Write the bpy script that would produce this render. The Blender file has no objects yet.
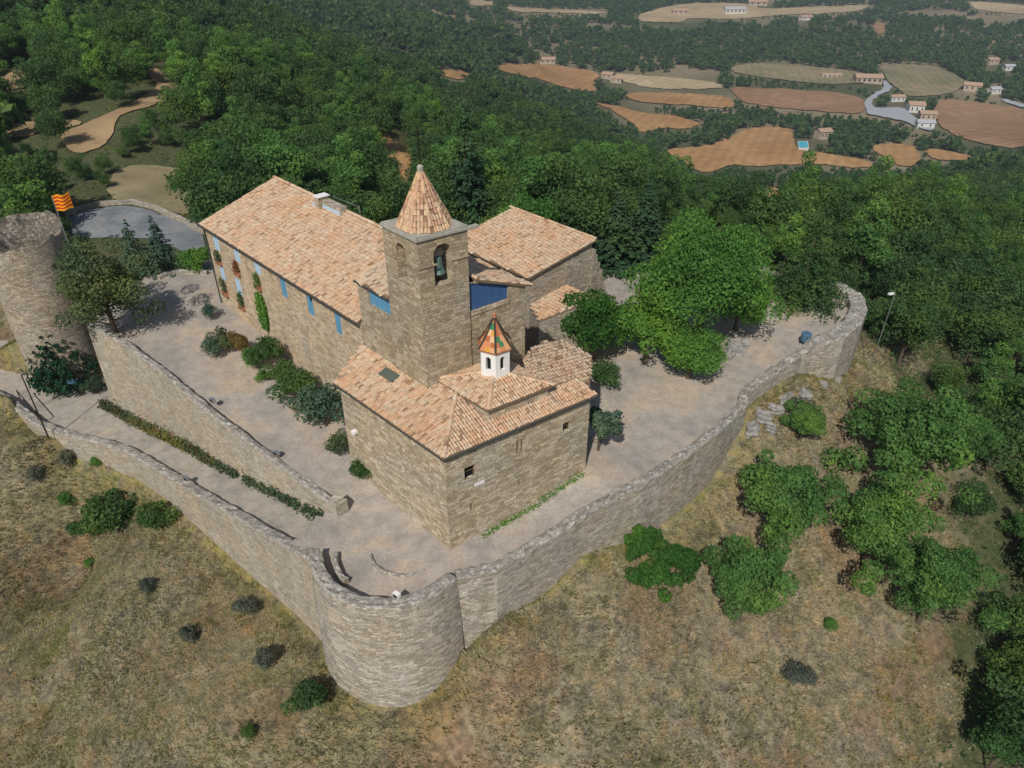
import bpy, math, random
import numpy as np
from mathutils import Vector
random.seed(7); rng = np.random.default_rng(11)
C = bpy.context.scene.collection
R = math.radians
# ------------------------------------------------------------------ camera
H = 36.0; F = 740.0; TH = R(33.5); c_, s_ = math.cos(TH), math.sin(TH)
cam = bpy.data.cameras.new('camera'); camo = bpy.data.objects.new('camera', cam); C.objects.link(camo)
cam.sensor_width = 36; cam.lens = F/1024*36; cam.clip_end = 20000; cam.clip_start = 1
camo.location = (0, 0, H); camo.rotation_euler = (R(90)-TH, 0, 0)
bpy.context.scene.camera = camo
def ray(px, py):
    u = px-512; v = py-384
    return u, F*c_-v*s_, F*s_+v*c_
def P(px, py, z):
    u, fw, dn = ray(px, py); t = (H-z)/dn
    return (u*t, fw*t, z)
def D(px, py, d):
    u, fw, dn = ray(px, py); t = d/fw
    return (u*t, d, H-dn*t)
def proj(x, y, z):
    d = H-z; dep = y*c_+d*s_; up = -(d*c_)+y*s_
    return 512+F*x/dep, 384-F*up/dep, dep
def on_face(p0, p1, px, py):
    """where the sight line to a point of a vertical wall p0-p1 meets it: metres along, height"""
    u, fw, dn = ray(px, py)
    dx, dy = p1[0]-p0[0], p1[1]-p0[1]; L = math.hypot(dx, dy); dx /= L; dy /= L
    nx, ny = -dy, dx
    t = (p0[0]*nx+p0[1]*ny)/(u*nx+fw*ny)
    return (u*t-p0[0])*dx+(fw*t-p0[1])*dy, H-dn*t
def inpoly(x, y, poly):
    x = np.asarray(x, float); y = np.asarray(y, float); r = np.zeros(x.shape, bool)
    n = len(poly)
    for i in range(n):
        x0, y0 = poly[i][:2]; x1, y1 = poly[(i+1) % n][:2]
        if y0 == y1: continue
        r ^= ((y0 > y) != (y1 > y)) & (x < (x1-x0)*(y-y0)/(y1-y0)+x0)
    return r
# ------------------------------------------------------------------ smooth noise in python
def vnoise(x, y, seed=0):
    xi = np.floor(x).astype(np.int64); yi = np.floor(y).astype(np.int64); fx = x-xi; fy = y-yi
    fx = fx*fx*(3-2*fx); fy = fy*fy*(3-2*fy)
    def h(a, b):
        n = (a*374761393+b*668265263+seed*974711) & 0x7fffffff
        n = ((n ^ (n >> 13))*1274126177) & 0x7fffffff
        return ((n ^ (n >> 16)) & 0xffff)/65535.0
    return (h(xi, yi)*(1-fx)+h(xi+1, yi)*fx)*(1-fy)+(h(xi, yi+1)*(1-fx)+h(xi+1, yi+1)*fx)*fy
def fbm(x, y, sc, seed=0, o=4):
    r = 0; a = 1; t = 0
    for i in range(o):
        r = r+a*vnoise(x/sc*2**i, y/sc*2**i, seed+i*7); t += a; a *= .5
    return r/t-.5
class RBF:
    def __init__(s, pts, c=2.0):
        p = np.array(pts, float); s.p = p[:, :2]; s.c = c
        d = np.linalg.norm(s.p[:, None]-s.p[None], axis=2); A = np.sqrt(d*d+c*c)
        n = len(p); M = np.zeros((n+1, n+1)); M[:n, :n] = -A-np.eye(n)*1e-3*0; M[:n, n] = 1; M[n, :n] = 1
        b = np.zeros(n+1); b[:n] = p[:, 2]; s.w = np.linalg.solve(M, b)
    def __call__(s, x, y):
        x = np.asarray(x, float); sh = x.shape; x = x.ravel(); y = np.asarray(y, float).ravel(); out = np.zeros(len(x))
        for i in range(0, len(x), 50000):
            d2 = (x[i:i+50000, None]-s.p[None, :, 0])**2+(y[i:i+50000, None]-s.p[None, :, 1])**2
            out[i:i+50000] = -np.sqrt(d2+s.c**2)@s.w[:-1]+s.w[-1]
        return out.reshape(sh)
# ------------------------------------------------------------------ objects
def tag(o, label=None, cat=None, group=None, kind=None):
    if label: o['label'] = label
    if cat: o['category'] = cat
    if group: o['group'] = group
    if kind: o['kind'] = kind
    return o
def empty(name, loc, label, cat, group=None, rz=0):
    o = bpy.data.objects.new(name, None); C.objects.link(o); o.location = loc; o.rotation_euler = (0, 0, rz)
    o.empty_display_size = .5
    return tag(o, label, cat, group)
def link(name, me, mat, parent=None):
    o = bpy.data.objects.new(name, me); C.objects.link(o)
    if mat is not None and len(me.materials) == 0:
        for m in (mat if isinstance(mat, (list, tuple)) else [mat]): me.materials.append(m)
    if parent is not None:
        o.parent = parent
    return o
class MB:
    """collects polygons in world coordinates; build() links them as one mesh object"""
    def __init__(s): s.v = []; s.f = []; s.uv = []; s.mi = []
    def face(s, pts, uv=None, mi=0):
        n = len(s.v); s.v += [tuple(p) for p in pts]; s.f.append(list(range(n, n+len(pts)))); s.uv.append(uv); s.mi.append(mi)
    def box(s, x0, y0, z0, x1, y1, z1, org=(0, 0, 0), a=(1, 0), mi=0):
        ax, ay = a; bx, by = -ay, ax
        def q(x, y, z): return (org[0]+x*ax+y*bx, org[1]+x*ay+y*by, org[2]+z)
        p = [q(x, y, z) for z in (z0, z1) for (x, y) in ((x0, y0), (x1, y0), (x1, y1), (x0, y1))]
        for f in ((3, 2, 1, 0), (4, 5, 6, 7), (0, 1, 5, 4), (1, 2, 6, 5), (2, 3, 7, 6), (3, 0, 4, 7)): s.face([p[i] for i in f], mi=mi)
    def prism(s, poly, z0, z1, mi=0, top=True):
        """poly counter-clockwise; z1 number or list"""
        n = len(poly); zt = z1 if isinstance(z1, (list, tuple)) else [z1]*n; zb = z0 if isinstance(z0, (list, tuple)) else [z0]*n
        for i in range(n):
            j = (i+1) % n; a, b = poly[i], poly[j]
            s.face([(a[0], a[1], zb[i]), (b[0], b[1], zb[j]), (b[0], b[1], zt[j]), (a[0], a[1], zt[i])], mi=mi)
        if top: s.face([(poly[i][0], poly[i][1], zt[i]) for i in range(n)], mi=mi)
        s.face([(poly[i][0], poly[i][1], zb[i]) for i in reversed(range(n))], mi=mi)
    def tube(s, pts, rad, n=8, mi=0, cap=True):
        pts = [Vector(p) for p in pts]; rings = []
        rads = rad if isinstance(rad, (list, tuple)) else [rad]*len(pts)
        for i, p in enumerate(pts):
            d = (pts[min(i+1, len(pts)-1)]-pts[max(i-1, 0)]).normalized()
            a = d.orthogonal().normalized() if abs(d.z) < .99 else Vector((1, 0, 0)); b = d.cross(a).normalized(); a = b.cross(d)
            rings.append([p+(a*math.cos(2*math.pi*k/n)+b*math.sin(2*math.pi*k/n))*rads[i] for k in range(n)])
        for i in range(len(rings)-1):
            for k in range(n):
                s.face([rings[i][k], rings[i][(k+1) % n], rings[i+1][(k+1) % n], rings[i+1][k]], mi=mi)
        if cap: s.face(rings[-1], mi=mi); s.face(rings[0][::-1], mi=mi)
    def mesh(s, name, org=(0, 0, 0), smooth=False):
        me = bpy.data.meshes.new(name)
        v = [(p[0]-org[0], p[1]-org[1], p[2]-org[2]) for p in s.v]
        me.from_pydata(v, [], s.f); uvl = me.uv_layers.new(name='UVMap'); uvs = []
        for f, uv in zip(s.f, s.uv):
            if uv is not None: uvs += list(uv); continue
            pts = [Vector(s.v[i]) for i in f]; nrm = Vector((0, 0, 0))
            for i in range(len(pts)): nrm += pts[i].cross(pts[(i+1) % len(pts)])
            if nrm.length < 1e-9: nrm = Vector((0, 0, 1))
            nrm.normalize()
            if abs(nrm.z) > .75: uvs += [(p.x, p.y) for p in pts]
            else:
                t = Vector((-nrm.y, nrm.x, 0)).normalized(); uvs += [(p.dot(t), p.z) for p in pts]
        uvl.data.foreach_set('uv', np.array(uvs, 'f').ravel())
        me.polygons.foreach_set('material_index', s.mi)
        if smooth: me.polygons.foreach_set('use_smooth', [True]*len(s.f))
        me.update(); return me
    def build(s, name, mat, parent=None, smooth=False, weld=False):
        org = tuple(parent_world(parent)) if parent is not None else (0, 0, 0)
        return link(name, s.mesh(name, org, smooth), mat, parent)
def parent_world(p):
    l = Vector((0, 0, 0))
    while p is not None: l += p.location; p = p.parent
    return l
def npmesh(name, V, Fq, attrs=None, smooth=False):
    """V (n,3), Fq (m,k) index array"""
    me = bpy.data.meshes.new(name); V = np.asarray(V, 'f'); Fq = np.asarray(Fq, 'i'); m, k = Fq.shape
    me.vertices.add(len(V)); me.vertices.foreach_set('co', V.ravel())
    me.loops.add(m*k); me.loops.foreach_set('vertex_index', Fq.ravel())
    me.polygons.add(m); me.polygons.foreach_set('loop_start', np.arange(0, m*k, k, dtype='i')); me.polygons.foreach_set('loop_total', np.full(m, k, 'i'))
    if smooth: me.polygons.foreach_set('use_smooth', np.ones(m, bool))
    if attrs:
        for n_, a in attrs.items():
            at = me.attributes.new(n_, 'FLOAT', 'POINT'); at.data.foreach_set('value', np.asarray(a, 'f'))
    me.update(calc_edges=True); me.validate(); return me
# ------------------------------------------------------------------ materials
class NT:
    def __init__(s, name):
        s.m = bpy.data.materials.new(name); s.m.use_nodes = True; s.t = s.m.node_tree; s.t.nodes.clear()
        s.out = s.n('ShaderNodeOutputMaterial')
    def n(s, typ, **kw):
        nd = s.t.nodes.new(typ)
        for k, v in kw.items():
            if k in nd.inputs.keys() if isinstance(k, str) else False: nd.inputs[k].default_value = v
            else: setattr(nd, k, v)
        return nd
    def l(s, a, b): s.t.links.new(a, b)
    def pos(s): return s.n('ShaderNodeNewGeometry').outputs['Position']
    def uv(s): 
        u = s.n('ShaderNodeUVMap'); u.uv_map = 'UVMap'; return u.outputs[0]
    def noise(s, vec, scale, detail=3, rough=.6, dist=0):
        n = s.n('ShaderNodeTexNoise'); n.inputs['Scale'].default_value = scale; n.inputs['Detail'].default_value = detail
        n.inputs['Roughness'].default_value = rough; n.inputs['Distortion'].default_value = dist
        s.l(vec, n.inputs['Vector']); return n.outputs['Fac']
    def ramp(s, fac, stops, interp='LINEAR'):
        n = s.n('ShaderNodeValToRGB'); cr = n.color_ramp; cr.interpolation = interp
        while len(cr.elements) < len(stops): cr.elements.new(.5)
        for e, (p, c) in zip(cr.elements, stops): e.position = p; e.color = (*c, 1) if len(c) == 3 else c
        s.l(fac, n.inputs[0]); return n.outputs[0]
    def mix(s, fac, a, b, typ='MIX'):
        n = s.n('ShaderNodeMix'); n.data_type = 'RGBA'; n.blend_type = typ
        for v, i in ((fac, 0), (a, 6), (b, 7)):
            if hasattr(v, 'is_linked') or hasattr(v, 'links'): s.l(v, n.inputs[i])
            elif i == 0: n.inputs[0].default_value = v
            else: n.inputs[i].default_value = (*v, 1) if len(v) == 3 else v
        return n.outputs[2]
    def math(s, op, a, b=0.0, c=None):
        n = s.n('ShaderNodeMath'); n.operation = op
        for i, v in enumerate((a, b) if c is None else (a, b, c)):
            if isinstance(v, (int, float)): n.inputs[i].default_value = v
            else: s.l(v, n.inputs[i])
        return n.outputs[0]
    def scale(s, vec, v3):
        n = s.n('ShaderNodeMapping'); n.inputs['Scale'].default_value = v3; s.l(vec, n.inputs[0]); return n.outputs[0]
    def bsdf(s, col, rough=.9, bump=None, bs=.3, bd=.05, spec=.2, metal=0):
        b = s.n('ShaderNodeBsdfPrincipled'); b.inputs['Roughness'].default_value = rough; b.inputs['Specular IOR Level'].default_value = spec
        b.inputs['Metallic'].default_value = metal
        if isinstance(col, tuple): b.inputs['Base Color'].default_value = (*col, 1)
        else: s.l(col, b.inputs['Base Color'])
        if bump is not None:
            bn = s.n('ShaderNodeBump'); bn.inputs['Strength'].default_value = bs; bn.inputs['Distance'].default_value = bd
            s.l(bump, bn.inputs['Height']); s.l(bn.outputs[0], b.inputs['Normal'])
        s.l(b.outputs[0], s.out.inputs[0]); return s.m
def plain(name, col, rough=.7, metal=0, var=.25, sc=6):
    t = NT(name); n = t.noise(t.pos(), sc, 4)
    c = t.mix(n, tuple(x*(1-var) for x in col), tuple(min(1, x*(1+var)) for x in col))
    return t.bsdf(c, rough, n, .15, .02, metal=metal)
def stone(name, c1, c2, c3, bw=.42, bh=.2, mortar=(.36, .31, .25), warm=None, rag=.10, msz=.02, big=.35):
    """coursed rubble: running courses bent by noise, every block its own tone"""
    t = NT(name); uv = t.uv(); pos = t.pos()
    nz = t.n('ShaderNodeTexNoise'); nz.inputs['Scale'].default_value = 1.3; nz.inputs['Detail'].default_value = 3; t.l(uv, nz.inputs['Vector'])
    vm = t.n('ShaderNodeVectorMath'); vm.operation = 'SUBTRACT'; t.l(nz.outputs['Color'], vm.inputs[0]); vm.inputs[1].default_value = (.5, .5, .5)
    vs = t.n('ShaderNodeVectorMath'); vs.operation = 'SCALE'; vs.inputs['Scale'].default_value = rag*2; t.l(vm.outputs[0], vs.inputs[0])
    va = t.n('ShaderNodeVectorMath'); va.operation = 'ADD'; t.l(uv, va.inputs[0]); t.l(vs.outputs[0], va.inputs[1])
    def brick(w, h, off):
        br = t.n('ShaderNodeTexBrick'); br.offset = off; br.squash = 1.4; br.squash_frequency = 3
        br.inputs['Scale'].default_value = 1; br.inputs['Brick Width'].default_value = w; br.inputs['Row Height'].default_value = h
        br.inputs['Mortar Size'].default_value = msz; br.inputs['Mortar Smooth'].default_value = .6; br.inputs['Bias'].default_value = 0
        br.inputs['Color1'].default_value = (0, 0, 0, 1); br.inputs['Color2'].default_value = (1, 1, 1, 1); br.inputs['Mortar'].default_value = (.5, .5, .5, 1)
        t.l(va.outputs[0], br.inputs['Vector']); return br
    b1 = brick(bw, bh, .5); b2 = brick(bw*1.7, bh*1.5, .37)
    pick = t.math('GREATER_THAN', t.noise(uv, .6, 2), .52)
    tone = t.mix(pick, b1.outputs['Color'], b2.outputs['Color']); mort = t.mix(pick, b1.outputs['Fac'], b2.outputs['Fac'])
    col = t.ramp(tone, [(0, c1), (.5, c2), (1, c3)])
    fine = t.noise(pos, 9, 5, .7); large = t.noise(pos, big, 4, .6)
    col = t.mix(t.math('MULTIPLY', mort, .75), col, mortar)
    col = t.mix(1.0, col, t.ramp(fine, [(.3, (.6, .6, .6)), (.7, (1.3, 1.28, 1.22))]), 'MULTIPLY')
    col = t.mix(t.ramp(large, [(.42, (0, 0, 0)), (.68, (1, 1, 1))]), col, t.mix(1.0, col, warm or (1.06, .99, .88), 'MULTIPLY'))
    col = t.mix(1.0, col, t.ramp(t.noise(t.scale(pos, (.9, .9, .18)), 1, 4), [(.35, (.90, .90, .89)), (.65, (1.05, 1.05, 1.05))]), 'MULTIPLY')
    blot = t.noise(t.scale(uv, (1, 2.2, 1)), 1.1, 5, .75); col = t.mix(t.ramp(blot, [(.56, (0, 0, 0)), (.7, (.55, .55, .55))]), col, t.mix(1.0, col, (1.45, 1.45, 1.42), 'MULTIPLY'))
    hgt = t.math('ADD', t.math('MULTIPLY', t.math('SUBTRACT', 1.0, mort), .6), t.math('MULTIPLY', fine, .7))
    return t.bsdf(col, .95, hgt, .9, .06, spec=.1)
M = {}
M['stone_chapel'] = stone('chapel_stone', (0.336, 0.276, 0.197), (0.459, 0.386, 0.287), (0.627, 0.552, 0.436), mortar=(0.448, 0.386, 0.298))
M['stone_tower'] = stone('tower_stone', (0.293, 0.240, 0.174), (0.415, 0.348, 0.255), (0.512, 0.445, 0.336), bw=.42, bh=.22, mortar=(0.317, 0.264, 0.197))
M['stone_house'] = stone('house_stone', (0.396, 0.314, 0.225), (0.528, 0.428, 0.314), (0.638, 0.531, 0.397), mortar=(0.550, 0.444, 0.324), big=.5)
M['stone_wall'] = stone('rampart_stone', (0.286, 0.256, 0.217), (0.424, 0.381, 0.322), (0.594, 0.543, 0.463), mortar=(0.424, 0.381, 0.322), bw=.38, bh=.15)
M['stone_outer'] = stone('outer_wall_stone', (0.324, 0.287, 0.236), (0.432, 0.383, 0.313), (0.540, 0.484, 0.400), mortar=(0.443, 0.388, 0.318), bw=.35, bh=.16)
M['stone_ruin'] = stone('ruin_stone', (0.265, 0.227, 0.186), (0.402, 0.351, 0.284), (0.517, 0.453, 0.371), bw=.3, bh=.15, mortar=(0.253, 0.215, 0.175))
def cap_mat():
    t = NT('dry_stone_cap'); p = t.pos(); v = t.n('ShaderNodeTexVoronoi'); v.inputs['Scale'].default_value = 3.6; t.l(p, v.inputs['Vector'])
    v2 = t.n('ShaderNodeTexVoronoi'); v2.feature = 'DISTANCE_TO_EDGE'; v2.inputs['Scale'].default_value = 3.6; t.l(p, v2.inputs['Vector'])
    hs = t.n('ShaderNodeSeparateColor'); t.l(v.outputs['Color'], hs.inputs[0])
    c = t.ramp(hs.outputs[0], [(0, (.25, .225, .2)), (.6, (.36, .33, .29)), (1, (.46, .43, .38))])
    e = t.ramp(v2.outputs['Distance'], [(0, (.7, .7, .7)), (.07, (1, 1, 1))])
    c = t.mix(1.0, c, e, 'MULTIPLY'); c = t.mix(1.0, c, t.ramp(t.noise(p, 5, 5), [(.3, (.7, .7, .7)), (.7, (1.2, 1.2, 1.15))]), 'MULTIPLY')
    return t.bsdf(c, .95, t.math('ADD', t.noise(p, 8, 4), e), .9, .06)
M['cap'] = cap_mat()
def tile_mat(name, stops, dirt=.5):
    t = NT(name); g = t.n('ShaderNodeNewGeometry'); p = g.outputs['Position']
    c = t.ramp(g.outputs['Random Per Island'], stops)
    patch = t.noise(p, .45, 4); red = t.ramp(patch, [(.45, (0, 0, 0)), (.62, (.85, .85, .85))])
    c = t.mix(red, c, t.mix(1.0, c, (1.0, .86, .76), 'MULTIPLY'))
    lich = t.ramp(t.noise(p, 3.2, 5, .75), [(.5, (0, 0, 0)), (.78, (dirt, dirt, dirt))])
    c = t.mix(lich, c, (.17, .14, .10))
    pale = t.ramp(t.noise(p, .9, 3), [(.5, (0, 0, 0)), (.75, (.5, .5, .5))]); c = t.mix(pale, c, t.mix(1.0, c, (1.15, 1.14, 1.08), 'MULTIPLY'))
    return t.bsdf(c, .85, t.noise(p, 25, 3), .3, .02, spec=.2)
TS = [(0, (.26, .16, .10)), (.07, (.46, .31, .195)), (.3, (.56, .395, .255)), (.6, (.62, .465, .315)), (.8, (.58, .36, .225)), (.92, (.66, .54, .39)), (1, (.52, .42, .30))]
M['tile'] = tile_mat('clay_roof_tile', TS)
M['tile_old'] = tile_mat('weathered_clay_tile', [(0, (.22, .15, .10)), (.12, (.42, .30, .20)), (.5, (.56, .41, .28)), (.8, (.62, .48, .34)), (1, (.50, .41, .31))], .6)
M['tile_spire'] = tile_mat('spire_clay_tile', [(0, (.22, .12, .08)), (.1, (.42, .25, .16)), (.45, (.58, .38, .24)), (.8, (.60, .46, .27)), (1, (.50, .27, .18))], .5)
M['tile_bed'] = plain('tile_bedding', (.20, .14, .09), .95)
M['gutter'] = plain('dark_eave_gutter', (.055, .055, .05), .6)
M['concrete'] = plain('grey_lichen_coping', (.36, .34, .28), .95, var=.5, sc=3)
M['white'] = plain('white_render', (.78, .76, .72), .8, var=.06)
M['blue'] = plain('blue_painted_wood', (.11, .29, .44), .6, var=.12)
M['pale_blue'] = plain('pale_blue_painted_wood', (.40, .54, .64), .6, var=.1)
M['deep_blue'] = plain('blue_window_panel', (.05, .11, .24), .45, var=.15)
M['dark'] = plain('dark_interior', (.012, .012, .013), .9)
M['iron'] = plain('dark_iron', (.035, .033, .03), .5, .6)
M['greymetal'] = plain('galvanised_steel', (.42, .43, .44), .4, .7)
M['bronze'] = plain('green_bronze', (.14, .22, .19), .5, .5, var=.4)
M['wood'] = plain('old_brown_wood', (.12, .075, .04), .8)
M['red_flower'] = plain('red_flowers', (.22, .09, .04), .8, var=.5, sc=20)
M['terracotta'] = plain('terracotta_box', (.40, .17, .09), .85)
M['blue_plastic'] = plain('blue_plastic', (.07, .15, .23), .4)
M['flashing'] = plain('pale_blue_flashing', (.45, .56, .66), .6, var=.1)
def glazed():
    t = NT('glazed_coloured_tile'); g = t.n('ShaderNodeNewGeometry')
    c = t.ramp(g.outputs['Random Per Island'], [(0, (.42, .13, .05)), (.25, (.55, .22, .09)), (.45, (.62, .32, .15)), (.62, (.66, .42, .22)), (.72, (.5, .16, .07)), (.82, (.62, .30, .04)), (.9, (.05, .2, .08)), (.94, (.5, .2, .09))], 'CONSTANT')
    return t.bsdf(c, .18, t.noise(g.outputs['Position'], 10, 3), .2, .02, spec=.6)
M['glazed'] = glazed()
def leaf(name, a, b, c3=None, trans=.42):
    t = NT(name); g = t.n('ShaderNodeNewGeometry'); p = g.outputs['Position']
    col = t.mix(g.outputs['Random Per Island'], a, b)
    n = t.noise(p, .13, 2); col = t.mix(1.0, col, t.ramp(n, [(.3, (.60, .68, .72)), (.5, (1, 1, 1)), (.68, (1.55, 1.35, .95))]), 'MULTIPLY')
    n2 = t.noise(p, .02, 3); col = t.mix(1.0, col, t.ramp(n2, [(.3, (.82, .86, .92)), (.7, (1.2, 1.14, 1.0))]), 'MULTIPLY')
    d = t.n('ShaderNodeBsdfDiffuse'); t.l(col, d.inputs[0]); tr = t.n('ShaderNodeBsdfTranslucent')
    t.l(t.mix(1.0, col, (1.2, 1.5, .6), 'MULTIPLY'), tr.inputs[0])
    mx = t.n('ShaderNodeMixShader'); mx.inputs[0].default_value = trans; t.l(d.outputs[0], mx.inputs[1]); t.l(tr.outputs[0], mx.inputs[2])
    t.l(mx.outputs[0], t.out.inputs[0]); return t.m
M['oak'] = leaf('oak_leaves', (.052, .108, .044), (.120, .200, .070))
M['far_oak'] = leaf('forest_leaves', (.050, .102, .048), (.104, .176, .068))
M['bright'] = leaf('bright_green_leaves', (.070, .17, .042), (.145, .29, .075))
M['fig'] = leaf('fig_leaves', (.045, .12, .03), (.09, .21, .05))
M['pine'] = leaf('pine_needles', (.080, .175, .055), (.16, .29, .09))
M['spruce'] = leaf('spruce_needles', (.030, .068, .038), (.058, .11, .056), trans=.15)
M['cypress'] = leaf('cypress_needles', (.018, .055, .03), (.035, .09, .04), trans=.15)
M['bluespruce'] = leaf('blue_spruce_needles', (.045, .088, .066), (.095, .15, .105), trans=.15)
M['olive'] = leaf('grey_olive_leaves', (.055, .09, .045), (.115, .15, .078), trans=.2)
M['greyshrub'] = leaf('grey_shrub_leaves', (.085, .10, .075), (.16, .17, .13), trans=.2)
M['brownshrub'] = leaf('brown_shrub_leaves', (.12, .07, .03), (.19, .16, .055), trans=.2)
M['deadwood'] = plain('grey_twigs', (.16, .14, .12), .9)
M['bark'] = plain('bark', (.11, .085, .06), .95, var=.4)
def grass_mat(name='dry_grass'):
    t = NT(name); g = t.n('ShaderNodeNewGeometry'); p = g.outputs['Position']
    c = t.ramp(g.outputs['Random Per Island'], [(0, (.26, .235, .145)), (.35, (.32, .29, .185)), (.7, (.38, .345, .225)), (1, (.46, .415, .28))])
    a = t.noise(p, .33, 4, .6); c = t.mix(t.ramp(a, [(.48, (0, 0, 0)), (.6, (.85, .85, .85))]), c, t.mix(1.0, c, (.62, .75, .48), 'MULTIPLY'))
    b = t.noise(p, .21, 4, .65, .6); c = t.mix(t.ramp(b, [(.48, (0, 0, 0)), (.58, (.9, .9, .9))]), c, t.mix(1.0, c, (.68, .65, .72), 'MULTIPLY'))
    e = t.noise(p, .55, 3, .6, .3); c = t.mix(t.ramp(e, [(.56, (0, 0, 0)), (.68, (.7, .7, .7))]), c, t.mix(1.0, c, (1.2, .88, .66), 'MULTIPLY'))
    f = t.noise(p, .07, 2); c = t.mix(1.0, c, t.ramp(f, [(.35, (.78, .82, .82)), (.65, (1.12, 1.08, 1.05))]), 'MULTIPLY')
    sx = t.n('ShaderNodeSeparateXYZ'); t.l(p, sx.inputs[0]); lf = t.ramp(t.math('ADD', t.math('MULTIPLY', sx.outputs[0], .04), t.noise(p, .15, 3)), [(.1, (.84, .83, .76)), (.6, (.98, .95, .93))]); c = t.mix(1.0, c, lf, 'MULTIPLY'); mo = t.noise(p, .8, 5, .75, .5); c = t.mix(1.0, c, t.ramp(mo, [(.36, (.62, .62, .66)), (.47, (.95, .95, .93)), (.56, (1.05, 1.02, .98)), (.64, (1.2, 1.02, .84))]), 'MULTIPLY')
    d = t.n('ShaderNodeBsdfDiffuse'); t.l(c, d.inputs[0]); t.l(d.outputs[0], t.out.inputs[0]); return t.m
M['grass'] = grass_mat()
def ground_mat():
    t = NT('hillside_ground'); p = t.pos(); at = t.n('ShaderNodeAttribute'); at.attribute_name = 'wood'; wood = at.outputs['Fac']
    ay = t.n('ShaderNodeAttribute'); ay.attribute_name = 'yellow'
    n1 = t.noise(p, .35, 6, .65, .4); n2 = t.noise(p, 1.7, 6, .7); n3 = t.noise(p, .12, 4, .6)
    c = t.ramp(n1, [(.3, (.17, .155, .09)), (.42, (.25, .22, .14)), (.5, (.31, .27, .18)), (.58, (.26, .235, .18)), (.7, (.31, .225, .15))])
    c = t.mix(t.ramp(n3, [(.5, (0, 0, 0)), (.62, (.55, .55, .55))]), c, (.27, .155, .095))
    c = t.mix(1.0, c, t.ramp(n2, [(.3, (.5, .5, .5)), (.7, (1.45, 1.45, 1.4))]), 'MULTIPLY')
    sx = t.n('ShaderNodeSeparateXYZ'); t.l(p, sx.inputs[0]); lf = t.ramp(t.math('ADD', t.math('MULTIPLY', sx.outputs[0], .04), t.noise(p, .15, 3)), [(.1, (.84, .83, .76)), (.6, (.98, .95, .93))]); c = t.mix(1.0, c, lf, 'MULTIPLY'); mo = t.noise(p, .8, 5, .75, .5); c = t.mix(1.0, c, t.ramp(mo, [(.36, (.62, .62, .66)), (.47, (.95, .95, .93)), (.56, (1.05, 1.02, .98)), (.64, (1.2, 1.02, .84))]), 'MULTIPLY')
    c = t.mix(t.math('MULTIPLY', ay.outputs['Fac'], t.ramp(t.noise(p, .8, 4), [(.35, (0, 0, 0)), (.6, (.8, .8, .8))])), c, t.ramp(n2, [(.35, (.10, .12, .04)), (.5, (.24, .22, .07)), (.65, (.38, .28, .09))]))
    f = t.ramp(n2, [(.3, (.05, .07, .03)), (.55, (.095, .105, .05)), (.72, (.20, .15, .085))])
    c = t.mix(wood, c, f)
    return t.bsdf(c, 1, t.math('ADD', n2, t.noise(p, 6, 4)), 1, .15, spec=.05)
M['ground'] = ground_mat()
def gravel(name, a, b, c3, sc=.25):
    t = NT(name); p = t.pos(); n = t.noise(p, sc, 5, .6, .6); n2 = t.noise(p, 7, 5, .7); n3 = t.noise(p, 1.1, 5, .65)
    c = t.ramp(n, [(.35, a), (.5, b), (.66, c3)])
    c = t.mix(1.0, c, t.ramp(n2, [(.3, (.78, .78, .78)), (.7, (1.18, 1.17, 1.15))]), 'MULTIPLY')
    c = t.mix(1.0, c, t.ramp(n3, [(.35, (.86, .85, .84)), (.6, (1.08, 1.07, 1.05))]), 'MULTIPLY')
    return t.bsdf(c, .95, n2, .5, .03, spec=.1)
M['court'] = gravel('courtyard_gravel', (.31, .28, .25), (.37, .33, .285), (.44, .355, .27))
M['path'] = gravel('stone_path', (.30, .275, .24), (.38, .345, .295), (.40, .345, .27), .5)
M['asphalt'] = gravel('grey_road', (.16, .18, .20), (.21, .225, .24), (.25, .25, .25))
def field_mat(name, a, b, rows=0, rot=0):
    t = NT(name); p = t.pos(); n = t.noise(p, .012, 5, .6, .8); n2 = t.noise(p, .12, 4)
    c = t.mix(t.ramp(n, [(.35, (0, 0, 0)), (.65, (1, 1, 1))]), a, b); c = t.mix(1.0, c, t.ramp(n2, [(.3, (.85, .85, .85)), (.7, (1.1, 1.1, 1.1))]), 'MULTIPLY')
    mp = t.n('ShaderNodeMapping'); mp.inputs['Rotation'].default_value = (0, 0, rot); t.l(p, mp.inputs[0])
    w = t.n('ShaderNodeTexWave'); w.inputs['Scale'].default_value = .035; w.inputs['Distortion'].default_value = 1.5; w.inputs['Detail'].default_value = 2; t.l(mp.outputs[0], w.inputs[0])
    c = t.mix(1.0, c, t.ramp(w.outputs['Fac'], [(0, (.92, .92, .92)), (1, (1.05, 1.05, 1.05))]), 'MULTIPLY')
    return t.bsdf(c, 1, spec=.05)
M['plough'] = field_mat('ploughed_orange_soil', (.35, .19, .08), (.44, .26, .12), rot=.4)
M['plough2'] = field_mat('ploughed_brown_soil', (.27, .155, .085), (.34, .21, .12), rot=1.2)
M['stubble'] = field_mat('pale_stubble', (.36, .27, .155), (.46, .36, .22), rot=.9)
M['meadow'] = field_mat('dry_meadow', (.20, .185, .10), (.33, .25, .15), rot=.2)
M['track'] = field_mat('dusty_track', (.31, .21, .115), (.41, .29, .165))
M['far_road'] = plain('far_road', (.36, .37, .38), .9)
M['far_white'] = plain('far_white_wall', (.62, .60, .56), .9)
M['far_tan'] = plain('far_tan_wall', (.45, .36, .27), .9)
M['far_roof'] = plain('far_tile_roof', (.42, .28, .19), .9)
M['far_grey'] = plain('far_grey_roof', (.42, .42, .42), .9)
M['pool'] = plain('pool_water', (.06, .42, .52), .1)
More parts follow.
